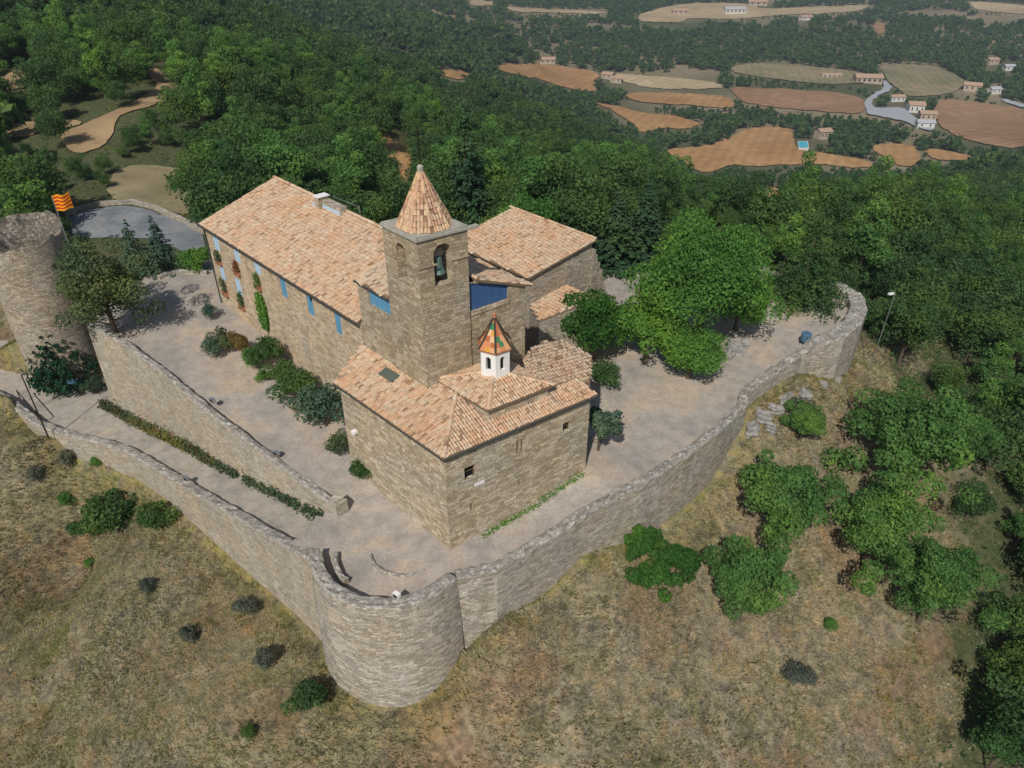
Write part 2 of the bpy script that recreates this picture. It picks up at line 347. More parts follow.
M['rock'] = plain('grey_rock', (.27, .255, .23), .95, var=.5, sc=2)
M['leafband'] = plain('climbing_stem', (.1, .07, .04), .9)
# ------------------------------------------------------------------ terrain
v1 = Vector((-.687, .726, 0)).normalized(); v2 = Vector((.82, .57, 0)).normalized()
def plane_hit(px, py, org, nrm, z0, k):
    """where the sight line meets the slope z = z0 - k * distance from the wall line"""
    u, fw, dn = ray(px, py)
    a = u*nrm[0]+fw*nrm[1]; b = -(org[0]*nrm[0]+org[1]*nrm[1])
    t = (H-z0+k*b)/(dn-k*a); return (u*t, fw*t, H-dn*t)
ctrl = []
OB = P(183, 511, -6.6)
for p in ((60, 500), (0, 470), (0, 560), (0, 680), (0, 768), (100, 600), (100, 700), (200, 620), (200, 768), (270, 690), (60, 768)):
    ctrl.append(plane_hit(*p, OB, (-.71, -.70), -6.6, .58))
RB = (2, 34.5)
for p in ((520, 700), (600, 700), (600, 768), (700, 620), (700, 768), (780, 560), (850, 620), (850, 700), (850, 768), (1000, 600), (1000, 700), (900, 520), (960, 768)):
    ctrl.append(plane_hit(*p, RB, (.595, -.804), -4.6, .62))
ctrl += [P(98, 447, -5.2), P(122, 458, -5.6), P(156, 489, -6.3), OB, P(237, 550, -7.0), P(280, 588, -7.6), P(312, 610, -7.8), P(61, 440, -5.4), P(0, 350, -5.2), P(45, 392, -5.1), P(0, 300, -5)]
ctrl += [P(327, 650, -8.6), P(340, 688, -8.9), P(374, 705, -9), P(405, 698, -8.8), P(432, 684, -8.2), P(456, 659, -7.2), P(480, 634, -6), (-1, 31.6, -4.0), (2, 34.2, -4.5), (5.6, 36.2, -3.5), (8.9, 39.2, -4.4), (12.8, 42.2, -4.4), (16.5, 45.6, -3.6), (19.5, 48.6, -.9), (22, 51.3, -.3), (25.5, 54, -.4), (29, 56.2, -1.5), (31.5, 56.6, -2.6), (35.2, 60.5, -3.9), (36, 66, -4)]
ctrl += [P(440, 740, -9.8), P(300, 768, -11), (44, 56, -9), (48, 70, -10), D(1000, 400, 70), D(1020, 320, 100), D(950, 300, 90), D(900, 240, 110), D(960, 220, 150), D(1015, 250, 150)]
ctrl += [P(34, 438, -5.6), P(0, 414, -5.8), P(-40, 397, -6.0), P(0, 440, -6.8), P(-60, 430, -6.5), P(40, 455, -6.0)]
# inside and behind the castle
ctrl += [(-20, 50, -2), (0, 45, 0), (10, 52, 1), (22, 60, 1.5), (34, 74, -1), (20, 76, 1.5), (8, 80, 1.8), (0, 88, 0), (-12, 86, 0), (-24, 88, 1), (-32, 82, 1), (-40, 76, .5), (-44, 70, -1), (-38, 63, -1), (-52, 62, -3)]
ctrl += [P(130, 225, .5), P(75, 225, 0), P(190, 240, 1), P(150, 190, -.5), P(100, 195, 0), P(190, 215, .3), P(280, 150, -4), P(60, 190, 0), P(0, 200, 0)]
ctrl += [D(60, 110, 140), D(130, 110, 135), D(0, 60, 165), D(60, 30, 190), D(0, 0, 230), D(130, 0, 260), D(200, 60, 190), D(220, 110, 145), D(200, 20, 270), D(300, 90, 180), D(300, 40, 300), D(350, 60, 330), D(230, 3, 400)]
ctrl += [D(400, 175, 145), D(400, 120, 210), D(450, 110, 300), D(520, 150, 215), D(600, 190, 175), D(680, 215, 165), D(760, 240, 135), D(850, 220, 160), D(560, 180, 165)]
ctrl += [D(400, 70, 370), D(470, 88, 390), D(560, 125, 340), D(640, 160, 300), D(700, 188, 280), D(790, 200, 290), D(900, 180, 350), D(1000, 165, 430), D(900, 200, 240), D(1015, 190, 300)]
# beyond the crest: a drop to the valley
for (px, d, z) in ((400, 480, -95), (470, 500, -125), (560, 450, -125), (640, 410, -130), (700, 400, -132), (800, 410, -135), (900, 470, -140), (1010, 540, -145), (350, 520, -85)):
    u, fw, dn = ray(px, 100); ctrl.append((u*d/fw, d, z))
for (px, py) in ((500, 75), (560, 100), (640, 70), (640, 110), (700, 160), (700, 100), (760, 130), (850, 150), (850, 100), (930, 140), (1000, 150), (1020, 100), (930, 90), (760, 70), (850, 50), (950, 50), (700, 30), (800, 20), (950, 15), (600, 20), (1020, 5), (600, 60)):
    ctrl.append(P(px, py, -150+max(0, 60-py)*.25))
ctrl += [D(330, 8, 780), D(400, 15, 880), D(500, 38, 900), D(300, 2, 700), D(450, 2, 1150), D(420, 48, 640)]
for a in (-70, -50, -35, -15, 0, 15, 35, 50, 70):
    for r_ in (3000, 6000): ctrl.append((r_*math.sin(R(a)), r_*math.cos(R(a)), -135+ (60 if a < -20 else 0)))
ctrl += [(-150, 60, -25), (-100, 30, -22), (-60, 10, -22), (0, -10, -22), (60, 5, -32), (120, 40, -35), (160, 110, -30), (-200, 150, 5), (-150, 110, 0), (-350, 300, 15), (-500, 500, 0), (300, 150, -70), (500, 300, -120), (0, 12, -15)]
base_h = RBF(ctrl, 4.0)
# rampart outlines (world)
TOPS = [(461, 585, .4), (497, 570, .4), (554, 536, .7), (587, 514, .9), (647, 482, 1.2), (690, 454, 1.4), (724, 428, 1.5), (748, 404, 1.6), (750, 391, 1.75), (777, 372, 1.9), (803, 354, 2.2), (816, 346, 2.6), (845, 337, 2.9), (862, 323, 3.0), (868, 309, 3.1), (864, 295, 3.1), (850, 286, 3.1), (836, 281, 3.0)]
curtain = [P(*t) for t in TOPS]
BC = (-7.85, 34.75); BRD = 5.35
def arc(a0, a1, n, r=BRD, c=BC): return [(c[0]+r*math.cos(R(a0+(a1-a0)*i/(n-1))), c[1]+r*math.sin(R(a0+(a1-a0)*i/(n-1)))) for i in range(n)]
bast = arc(186, 326, 30); curtain[0] = (bast[-1][0], bast[-1][1], .5)
outer_px = [(-60, 372, -4.4), (0, 398, -4.4), (34, 424, -4.3), (61, 434, -4.2), (100, 443, -3.9), (126, 452, -3.6), (160, 472, -3.0), (200, 497, -2.2), (250, 526, -1.2), (290, 549, -.2), (309, 559, .3)]
outer = [P(*t) for t in outer_px]
castle_poly = [(p[0], p[1]) for p in outer]+bast+[(p[0], p[1]) for p in curtain]+[(26, 73), (10, 74), (0, 76), (-14, 80), (-26, 76), (-33, 74), (-38, 69), (-41, 66), (-45, 66.5), (-50, 65), (-72, 70)]
poly_in = castle_poly
def edge_dist(x, y, poly):
    d = np.full(np.shape(x), 1e9); n = len(poly)
    for i in range(n):
        ax, ay = poly[i]; bx, by = poly[(i+1) % n]; L2 = (bx-ax)**2+(by-ay)**2+1e-9
        t = np.clip(((x-ax)*(bx-ax)+(y-ay)*(by-ay))/L2, 0, 1); d = np.minimum(d, np.hypot(x-ax-t*(bx-ax), y-ay-t*(by-ay)))
    return d
def ground(x, y):
    x = np.asarray(x, float); y = np.asarray(y, float); z = base_h(x, y); r = np.hypot(x, y)
    z = z+fbm(x, y, 9, 3)*np.clip((r-20)/40, .6, 1.4)+fbm(x, y, 2.2, 9, 3)*.35+fbm(x, y, 130, 5, 2)*np.clip((r-300)/500, 0, 1)*15
    ins = inpoly(x, y, poly_in); e = edge_dist(x, y, poly_in)
    return np.where(ins, z-5*np.clip((e-.35)/.5, 0, 1), z)
def hit(px, py, dmax=3500):
    u, fw, dn = ray(px, py); d = np.exp(np.linspace(math.log(18), math.log(dmax), 1500))
    x = u/fw*d; z = H-dn/fw*d; g = ground(x, d); k = np.argmax(g > z)
    if not (g > z).any(): k = len(d)-1
    a, b = d[max(k-1, 0)], d[k]
    for _ in range(12):
        m = (a+b)/2
        if ground(np.array([u/fw*m]), np.array([m]))[0] > H-dn/fw*m: b = m
        else: a = m
    return (u/fw*b, b, H-dn/fw*b)
rr = np.exp(np.linspace(math.log(9), math.log(7000), 520)); aa = np.radians(np.linspace(-80, 80, 640))
RR, AA = np.meshgrid(rr, aa, indexing='ij'); GX = RR*np.sin(AA); GY = RR*np.cos(AA); GZ = ground(GX, GY)
# zones drawn in plan: woodland floor against open dry slope
gpx, gpy, _ = proj(GX, GY, GZ)
open_px = [(-900, 260), (-20, 262), (20, 300), (100, 330), (120, 400), (300, 540), (480, 600), (600, 500), (700, 440), (770, 380), (875, 335), (905, 400), (950, 470), (960, 560), (970, 650), (960, 720), (930, 768), (930, 1600), (-900, 1600)]
wood = sum(np.where(inpoly(gpx+fbm(GX, GY, 9, 21+q)*150, gpy+fbm(GX, GY, 9, 25+q)*90*(gpx > 700), open_px), 0., 1.) for q in range(4))/4
wood = np.where(inpoly(gpx, gpy, [(x, y) for x, y in ((150, 180), (190, 165), (205, 210), (160, 214), (130, 190))]) , .15, wood)
wood = np.where(RR > 430, np.clip(.45+fbm(GX, GY, 110, 31, 3)*2.2, 0, 1), wood)
ed = edge_dist(GX, GY, poly_in); yellow = np.clip(1-ed/3.2, 0, 1)*(wood < .5)
n0, n1 = GX.shape; idx = np.arange(n0*n1).reshape(n0, n1)
Fq = np.stack([idx[:-1, :-1], idx[:-1, 1:], idx[1:, 1:], idx[1:, :-1]], -1).reshape(-1, 4)[:, ::-1]
me = npmesh('hillside', np.stack([GX, GY, GZ], -1).reshape(-1, 3), Fq, {'wood': wood.ravel(), 'yellow': yellow.ravel()}, smooth=True)
tag(link('hillside', me, M['ground']), kind='structure')
# ------------------------------------------------------------------ courtyard and path
court_c = [P(449, 551, 0), P(585, 471, 1.4), P(351, 462, 1.0), P(330, 500, .4), P(221, 302, 3), P(140, 300, 3.1), P(205, 275, 3.2), P(95, 340, 3.0), P(200, 395, 2.1), P(260, 440, 1.3), P(335, 500, .3), P(400, 585, -.35), P(330, 565, -.4), P(470, 572, -.2), P(560, 522, .2), P(640, 470, .7), P(740, 398, 1.2), P(800, 350, 1.7), P(860, 303, 2.3), P(820, 290, 2.3), P(700, 330, 1.9), (8, 76, 2.2), (-14, 82, 2), (-30, 76, 2.6), (28, 76, 2)]
court_h = RBF(court_c, 2)
inner_px = [(88, 342, 3.6), (100, 347, 3.5), (133, 343, 3.4), (165, 367, 2.95), (208, 403, 2.45), (255, 440, 1.8), (300, 473, 1.1), (337, 500, .8)]
inner_px = [(92, 322, 3.5), (130, 342, 3.4), (165, 368, 2.95), (208, 404, 2.45), (255, 440, 1.8), (300, 473, 1.15), (336, 499, .8)]
inner = [P(*t) for t in inner_px]
def sheet(name, poly, hf, mat, step=.5):
    xs = [p[0] for p in poly]; ys = [p[1] for p in poly]
    X, Y = np.meshgrid(np.arange(min(xs), max(xs)+step, step), np.arange(min(ys), max(ys)+step, step), indexing='ij')
    Zz = hf(X, Y)+fbm(X, Y, 2.5, 44)*.06; ix = np.arange(X.size).reshape(X.shape)
    q = np.stack([ix[:-1, :-1], ix[1:, :-1], ix[1:, 1:], ix[:-1, 1:]], -1).reshape(-1, 4)
    cx = X.ravel()[q].mean(1); cy = Y.ravel()[q].mean(1); q = q[inpoly(cx, cy, poly)]
    used, inv = np.unique(q, return_inverse=True)
    me = npmesh(name, np.stack([X.ravel()[used], Y.ravel()[used], Zz.ravel()[used]], -1), inv.reshape(-1, 4), smooth=True)
    return tag(link(name, me, mat), kind='structure')
def offset(line, d):
    out = []
    for i, p in enumerate(line):
        a = line[max(i-1, 0)]; b = line[min(i+1, len(line)-1)]; tx, ty = b[0]-a[0], b[1]-a[1]; L = math.hypot(tx, ty) or 1
        out.append((p[0]-ty/L*d, p[1]+tx/L*d)+tuple(p[2:]))
    return out
court_poly = [(p[0], p[1]) for p in offset(inner, -.3)]+[(p[0], p[1]) for p in offset(outer[-2:], .2)]+[(p[0], p[1]) for p in arc(186, 326, 20, BRD-.5)]+[(p[0], p[1]) for p in offset(curtain, .45)]+[(27, 75), (10, 76), (0, 78), (-14, 82), (-27, 77), (-36, 73.5), (-39.5, 66)]
sheet('courtyard', court_poly, court_h, M['court'])
path_c = [(a, b, c-.35) for a, b, c in (P(30, 385, -5), P(0, 360, -5), P(0, 330, -5), P(60, 410, -4.7), P(110, 400, -4.4), P(130, 438, -4.1), P(160, 430, -3.7), P(220, 475, -2.5), P(260, 490, -1.8), P(320, 530, -.55), P(-80, 350, -5.2), P(60, 380, -4.8), P(345, 545, -.1))]
path_h = RBF(path_c, 1.5)
pathpoly = [(p[0], p[1]) for p in offset(outer, .3)]+[P(345, 545, -.3)[:2]]+[(p[0], p[1]) for p in inner[::-1]]+[P(92, 330, -4.5)[:2], (-48, 70.5), (-74, 73)]
sheet('stone_path', pathpoly, path_h, M['path'])
# ------------------------------------------------------------------ rampart walls
def rampart(name, line, thick, base, mat, label, cat, seed=0, jit=.10, batter=.0, parent=None, closed=False, step=.4):
    """thick wall whose OUTER top edge follows line (x, y, ztop); interior lies to the left of it"""
    pts = [Vector(p) for p in line]; out = [pts[0]]
    for a, b in zip(pts[:-1], pts[1:]):
        n = max(1, int((b-a).length/step))
        for i in range(1, n+1): out.append(a.lerp(b, i/n))
    rnd = random.Random(seed); m = MB(); prof = []; s = 0
    for i, p in enumerate(out):
        a = out[max(i-1, 0)]; b = out[min(i+1, len(out)-1)]; t = Vector((b.x-a.x, b.y-a.y, 0)).normalized(); nrm = Vector((-t.y, t.x, 0))
        if i: s += (p-out[i-1]).length
        j = [rnd.uniform(-jit, jit) for _ in range(8)]
        zt = p.z; bz = base(p.x, p.y) if callable(base) else base
        row = [p-nrm*batter*(zt-bz)+Vector((0, 0, bz-zt))]
        for k in (.35, .7): row.append(p-nrm*(batter*(zt-bz)*(1-k))+Vector((0, 0, (bz-zt)*(1-k))))
        row += [p-nrm*batter*.9+Vector((0, 0, -.9)), p-nrm*batter*.4+Vector((0, 0, -.45)), p+Vector((0, 0, -.12+j[1]*.4))+nrm*j[2]*.3, p+nrm*(.12+j[3]*.3)+Vector((0, 0, j[4]*.6))]
        row += [p+nrm*(thick*.4+j[4]*.3)+Vector((0, 0, j[5]*.7)), p+nrm*(thick*.75)+Vector((0, 0, j[6]*.7)), p+nrm*(thick+j[7]*.4)+Vector((0, 0, -.05+j[1]*.6)), p+nrm*(thick+j[7]*.4)+Vector((0, 0, bz-zt))]
        prof.append((row, s))
    for (r0, s0), (r1, s1) in zip(prof[:-1], prof[1:]):
        for k in range(len(r0)-1):
            top = 5 <= k <= 8
            uv = None if k in (6, 7, 8) else [(s0, r0[k].z), (s1, r1[k].z), (s1, r1[k+1].z), (s0, r0[k+1].z)]
            m.face([r0[k], r1[k], r1[k+1], r0[k+1]], uv, 1 if top else 0)
    m.face(prof[0][0][::-1]); m.face(prof[-1][0])
    o = m.build(name, [mat, M['cap']], parent)
    if parent is None: tag(o, label, cat)
    return o
low = -12.0
rampart('rampart_wall', outer, .75, low, M['stone_outer'], 'long low stone rampart wall on the outer side of the sloping path', 'wall', 1)
rampart('retaining_wall', [(p[0], p[1], p[2]) for p in offset(inner, -.55)], .55, -8, M['stone_outer'], 'tall stone retaining wall between the sloping path and the gravel courtyard', 'wall', 2, batter=.02)
rampart('bastion', [(x, y, .55) for x, y in bast], .85, low, M['stone_wall'], 'round battered stone bastion projecting at the front corner of the castle', 'bastion', 3, batter=.035)
rampart('rampart_wall', [curtain[i] for i in range(0, 8)], .75, low, M['stone_wall'], 'irregular stone rampart wall along the near right edge of the gravel terrace', 'wall', 4, jit=.13)
rampart('rampart_wall', [curtain[i] for i in range(7, 12)], .8, low, M['stone_wall'], 'broken stepped rampart wall above the pale rocks, leading to the rounded end', 'wall', 14, jit=.2)
endw = rampart('round_bastion', [curtain[i] for i in range(11, 18)], 1.5, low, M['stone_wall'], 'rounded stone rampart end enclosing the far right tip of the terrace', 'bastion', 5, jit=.14)
# raised inner step on the bastion's left side and kerb behind the right tip
st = arc(186, 226, 9, BRD-1.4); rampart('stone_bench', [(x, y, .1) for x, y in st], .35, -2, M['stone_wall'], 'curved low stone step just inside the front bastion wall', 'step', 6)
kb = [P(*t) for t in ((838, 291, 2.9), (849, 297, 2.9), (855, 305, 2.85), (853, 314, 2.8))]
rampart('parapet_step', kb[::-1], .3, 0, M['stone_wall'], 'curved low kerb stones inside the far right terrace end', 'step', 7)
# pillar at the lower end of the retaining wall
m = MB(); q = P(339, 512, 0); m.box(-.45, -.4, -2, .4, .55, 1.05, q, (.73, -.69)); m.box(-.35, -.3, 1.04, .25, .4, 1.3, q, (.73, -.69))
tag(m.build('stone_pillar', M['stone_outer']), 'short stone pillar ending the retaining wall beside the courtyard', 'pillar')
m = MB()
for i, (x, y) in enumerate(arc(0, 360, 13, 1.0, (0, 0))[:12]): pass
q = P(368, 555, -.3)
rampart('kerb_ring', [(a[0], a[1], -.17) for a in [P(368, 556, -.3), P(372, 566, -.3), P(382, 573, -.3), P(396, 577, -.3), P(412, 577, -.3), P(426, 572, -.3)]], .25, -2, M['stone_wall'], 'curved stone kerb on the gravel floor of the front bastion', 'kerb', 8, jit=.04)
for i, (px, py, zz, lab) in enumerate(((397, 597, .55, 'pale floodlight box on top of the front bastion wall'), (213, 402, 2.5, 'grey floodlight on the retaining wall edge, the one higher up the slope'), (277, 455, 1.55, 'grey floodlight on the retaining wall edge, the one nearer the bastion'), (187, 480, -2.5, 'small grey floodlight on the outer rampart wall above the path'))):
    t = empty('floodlight', P(px, py, zz), lab, 'floodlight'); L = t.location
    m = MB(); m.box(-.22, -.14, .06, .22, .14, .34, L, (.8, -.6)); m.build('housing', M['white'] if i == 0 else M['greymetal'], t)
    m = MB(); m.box(-.12, -.06, -.05, .12, .06, .06, L, (.8, -.6)); m.build('bracket', M['iron'], t)
    m = MB(); m.box(-.17, -.16, .1, .17, -.142, .3, L, (.8, -.6)); m.build('glass', M['dark'], t)
# ------------------------------------------------------------------ buildings
def wallface(m, p0, p1, z0, z1, holes=(), depth=.2, mi=0):
    """vertical wall from p0 to p1 (outside on the right hand), rectangular holes (s0, s1, za, zb) with reveals and back"""
    d = Vector((p1[0]-p0[0], p1[1]-p0[1], 0)); L = d.length; d.normalize(); nin = Vector((-d.y, d.x, 0))
    def q(s, z, o=0): return Vector((p0[0], p0[1], z))+d*s+nin*o
    z0a, z0b = z0 if isinstance(z0, tuple) else (z0, z0); z1a, z1b = z1 if isinstance(z1, tuple) else (z1, z1)
    ss = sorted({0, L, *[h[0] for h in holes], *[h[1] for h in holes]}); zs = sorted({*[h[2] for h in holes], *[h[3] for h in holes]})
    for a, b in zip(ss[:-1], ss[1:]):
        za = [z0a+(z0b-z0a)*a/L]+zs+[z1a+(z1b-z1a)*a/L]; zb = [z0a+(z0b-z0a)*b/L]+zs+[z1a+(z1b-z1a)*b/L]
        for k in range(len(za)-1):
            mid = (a+b)/2; zm = (za[k]+za[k+1])/2
            if any(h[0] < mid < h[1] and h[2] < zm < h[3] for h in holes) and 0 < k < len(za)-2: continue
            m.face([q(a, za[k]), q(b, zb[k]), q(b, zb[k+1]), q(a, za[k+1])], mi=mi)
    for (a, b, za, zb) in holes:
        m.face([q(a, za), q(b, za), q(b, za, depth), q(a, za, depth)], mi=mi); m.face([q(a, zb, depth), q(b, zb, depth), q(b, zb), q(a, zb)], mi=mi)
        m.face([q(a, za), q(a, za, depth), q(a, zb, depth), q(a, zb)], mi=mi); m.face([q(b, za, depth), q(b, za), q(b, zb), q(b, zb, depth)], mi=mi)
        m.face([q(a, za, depth), q(b, za, depth), q(b, zb, depth), q(a, zb, depth)], mi=mi)
    return q
def tiles(poly, down, pitch=.21, course=.36, w=.098, lift=.0, seed=0):
    """rows of half round clay tiles over a plane polygon; returns arrays"""
    rg = np.random.default_rng(seed); P0 = Vector(poly[0]); dn = Vector(down).normalized()
    nrm = Vector((0, 0, 0))
    for i in range(len(poly)): nrm += Vector(poly[i]).cross(Vector(poly[(i+1) % len(poly)]))
    nrm.normalize(); nrm = nrm if nrm.z > 0 else -nrm
    dn = (dn-nrm*dn.dot(nrm)).normalized(); ac = nrm.cross(dn).normalized()
    uv = [((Vector(p)-P0).dot(ac), (Vector(p)-P0).dot(dn)) for p in poly]
    us = [a for a, b in uv]; vs = [b for a, b in uv]; V = []; Fs = []
    U, W = np.meshgrid(np.arange(min(us)+pitch/2, max(us), pitch), np.arange(max(vs)-course*.5, min(vs)-course, -course), indexing='ij')
    U = U.ravel(); W = W.ravel(); k = inpoly(U, W, uv); U = U[k]; W = W[k]; n = len(U)
    th = np.linspace(0, math.pi, 5); prof_x = -np.cos(th); prof_z = np.sin(th)
    rr_ = w*(1+rg.normal(0, .05, n)); yaw = rg.normal(0, .03, n); U = U+rg.normal(0, .012, n); W = W+rg.normal(0, .02, n); l0 = rg.normal(0, .008, n)
    L = course*.56; ring = []
    for (sgn, rs, lf) in ((1, 1.08, .035), (-1, .86, .0)):
        lx = prof_x[None]*rr_[:, None]*rs; lz = prof_z[None]*rr_[:, None]*rs*.85+lf+lift+l0[:, None]-.01; ly = np.full_like(lx, sgn*L)
        lx, ly = lx-ly*yaw[:, None], ly+lx*yaw[:, None]; ring.append((lx+U[:, None], ly+W[:, None], lz))
    A, Dn, Nn, O = np.array(ac), np.array(dn), np.array(nrm), np.array(P0)
    pts = np.concatenate([np.stack([O+x[i]*0 for i in range(0)], 0) if False else (O[None, None]+x[..., None]*A+y[..., None]*Dn+z[..., None]*Nn) for x, y, z in ring], 1)
    base = (np.arange(n)*10)[:, None, None]; q = np.array([[i, i+1, i+6, i+5] for i in range(4)])[None]
    return pts.reshape(-1, 3), (base+q).reshape(-1, 4)
def roof_mesh(name, planes, parent, mat=None, seed=0, extra=None, pitch=.21, course=.36):
    """planes: list of (polygon, down direction); tiles in one mesh, bedding slab as second material"""
    Vs = []; Fs = []; n = 0; org = np.array(parent_world(parent))
    for i, (pl, dn) in enumerate(planes):
        v, f = tiles(pl, dn, seed=seed*31+i, pitch=pitch, course=course); Vs.append(v-org); Fs.append(f+n); n += len(v)
    if extra: 
        for (v, f) in extra: Vs.append(v-org); Fs.append(f+n); n += len(v)
    nt = sum(len(f) for f in Fs); bv = []; bf = []
    me = npmesh(name, np.concatenate(Vs), np.concatenate(Fs), smooth=False)
    o = link(name, me, mat or M['tile'], parent)
    s = MB()
    for pl, dn in planes:
        s.face(pl); low_ = [(p[0], p[1], p[2]-.16) for p in pl]
        for k in range(len(pl)):
            j = (k+1) % len(pl); s.face([low_[k], low_[j], pl[j], pl[k]])
        s.face(low_[::-1])
    org3 = parent_world(parent); b = link('roof_deck', s.mesh('roof_deck', org3), M['tile_bed'], o)
    return o
def ridge_tiles(a, b, r=.15, seg=.42, seed=0):
    a = Vector(a); b = Vector(b); d = (b-a); L = d.length; d.normalize(); side = d.cross(Vector((0, 0, 1))).normalized(); up = side.cross(d)
    V = []; Fs = []; n = int(L/seg); rnd = random.Random(seed)
    for i in range(n+1):
        p0 = a+d*(i*seg-.03); rs = (r*1.1, r*.92); yj = rnd.uniform(-.02, .02)
        for e, rad in zip((0, seg*1.08), rs):
            for k in range(5):
                th = math.pi*k/4; V.append(p0+d*e-side*math.cos(th)*rad+up*(math.sin(th)*rad*.8+(.03 if e else 0))+side*yj)
        b0 = i*10
        for k in range(4): Fs.append((b0+k, b0+k+1, b0+k+6, b0+k+5))
    return np.array([tuple(v) for v in V]), np.array(Fs)
def beam(name, pts, r, parent, mat): m = MB(); m.tube(pts, r, 6); return m.build(name, mat, parent)
def pt(o, a=0., b=0., z=0.): q = Vector((o[0], o[1], 0))+v1*a+Nn*b; return (q.x, q.y, z)
Nn = Vector((.726, .687, 0)).normalized()
# --- chapel
A_ = Vector((-4.05, 34.6, 0)); B_ = Vector((5.28, 41.05, 0)); L_ = Vector((-11.9, 42.5, 0))
ab = (B_-A_).normalized(); al = (L_-A_).normalized()
EZ = 8.0
chapel = empty('chapel', (A_.x, A_.y, 0), 'square stone chapel with low tiled roof and white lantern turret, nearest the camera', 'chapel')
BK = B_+al*9.0; LK = L_+ab*3.6
hol = []
def hole(p0, p1, px, py, w, h): s, z = on_face(p0, p1, px, py); return (s-w/2, s+w/2, z-h/2, z+h/2)
wh = [hole(A_, B_, 470, 472.5, .8, 1.0), hole(A_, B_, 566.5, 427, .62, .78), hole(A_, B_, 517.5, 447, .17, 1.05), hole(A_, B_, 521.8, 445.5, .17, 1.05), hole(A_, B_, 471.5, 507, .16, .62), hole(A_, B_, 519.5, 483, .14, .6)]
m = MB(); wallface(m, A_, B_, -3, EZ+.02, wh, .35); wallface(m, L_, A_, -3, EZ+.02, (), .2)
wallface(m, B_, BK, -3, EZ+.02); wallface(m, LK, L_, -3, EZ+.5); m.build('wall', M['stone_chapel'], chapel)
dq = ab
for i, h in enumerate(wh):
    inn = Vector((-ab.y, ab.x, 0)); o = Vector((A_.x, A_.y, 0))
    w = MB(); a = (ab.x, ab.y)
    w.box(h[0], .27, h[2], h[1], .34, h[3], o, a); wo = w.build('window', M['dark'], chapel)
    if i < 2:
        w = MB(); w.box(h[0], .18, h[2], h[0]+.07, .26, h[3], o, a); w.box(h[1]-.07, .18, h[2], h[1], .26, h[3], o, a); w.box(h[0]+.07, .18, h[3]-.07, h[1]-.07, .26, h[3], o, a); w.box(h[0]+.07, .19, (h[2]+h[3])/2-.02, h[1]-.07, .25, (h[2]+h[3])/2+.02, o, a); w.build('frame', M['wood'], wo)
        w = MB(); w.box(h[0]-.1, -.05, h[2]-.12, h[1]+.1, .2, h[2]-.003, o, a); w.build('sill', M['concrete'], wo)
w = MB(); s, z = on_face(A_, B_, 479, 483); w.box(s-.35, -.035, z-.14, s+.4, -.003, z+.10, (A_.x, A_.y, 0), (ab.x, ab.y)); w.build('plaster_patch', M['white'], chapel)
# chapel roof: overhanging eaves, hip at the front corner
oh = .28; nab = Vector((ab.y, -ab.x, 0)); nal = Vector((-al.y, al.x, 0)); 
if nal.dot(Vector((-1, -1, 0))) < 0: nal = -nal
def isect(p, d, q, e):
    den = d.x*e.y-d.y*e.x; t = ((q.x-p.x)*e.y-(q.y-p.y)*e.x)/den; return p+d*t
A2 = isect(A_+nab*oh, ab, A_+nal*oh, al); B2 = B_+nab*oh+ab*.35; L2 = L_+nal*oh+al*.25
PT = .30
def rz(p, line_p, nrm): return EZ+PT*((Vector(line_p)-Vector(p)).dot(nrm)) if False else EZ-PT*((Vector(p)-Vector(line_p)).dot(nrm)+0)
bis = (ab+al).normalized(); 
def zl(p): return EZ+PT*(A_+nal*oh-p).dot(nal)     # left slope height at p
def zr(p): return EZ+PT*(A_+nab*oh-p).dot(nab)     # right slope height
# hip direction where zl == zr
hd = isect(A_+nab*oh-nab*4, ab, A_+nal*oh-nal*4, al)-A2; hd.normalize()
Lf = Vector(P(444, 381, 9.3)); Lf.z = 0; F0 = Vector(P(488, 411, 9.35)); F0.z = 0; fl = (Lf-F0).normalized(); hipT = isect(A2, hd, F0, fl)
def V3(p, z): return (p.x, p.y, z)
Ltop = L2+ab*4.0; 
T_ = Vector((-5.5, 40.32, 0)) # front corner of the bell tower
topL = T_+v1*7.6
pl_left = [V3(A2, EZ), V3(L2, EZ), V3(topL+v1*.1, zl(topL)), V3(T_+v2*.3, zl(T_)), V3(Lf+ab*.25, zl(Lf+ab*.25)), V3(F0+ab*.25+fl*.2, zl(F0+ab*.25)), V3(hipT, zl(hipT))]
pl_left = pl_left[::-1]
Rb = B2+al*6.0
BR = B2+al*1.9; FR = F0-nab*.6
pl_right = [V3(A2, EZ), V3(B2, EZ), V3(BR, zr(BR)), V3(FR, zr(FR)), V3(hipT, zr(hipT))]
# the far side falls to the back
bk1 = isect(B2, al, hipT, ab); bk2 = B2+al*9.2
pl_back = [V3(bk1, zr(hipT)), V3(bk2, 8.35), V3(hipT+al*1.5, zr(hipT)-.5), V3(hipT, zr(hipT))]
deaden = [(pl_left, tuple(nal)), (pl_right, tuple(nab))]
ex = [ridge_tiles(V3(A2, EZ+.05), V3(hipT, zl(hipT)+.05), seed=1)]
roof_mesh('roof', deaden, chapel, M['tile'], 2, ex)
g = MB(); 
for (p, q) in ((A2, B2), (A2, L2)):
    g.tube([V3(p, EZ-.15), V3(q, EZ-.15)], .07, 6)
g.build('gutter', M['gutter'], chapel)
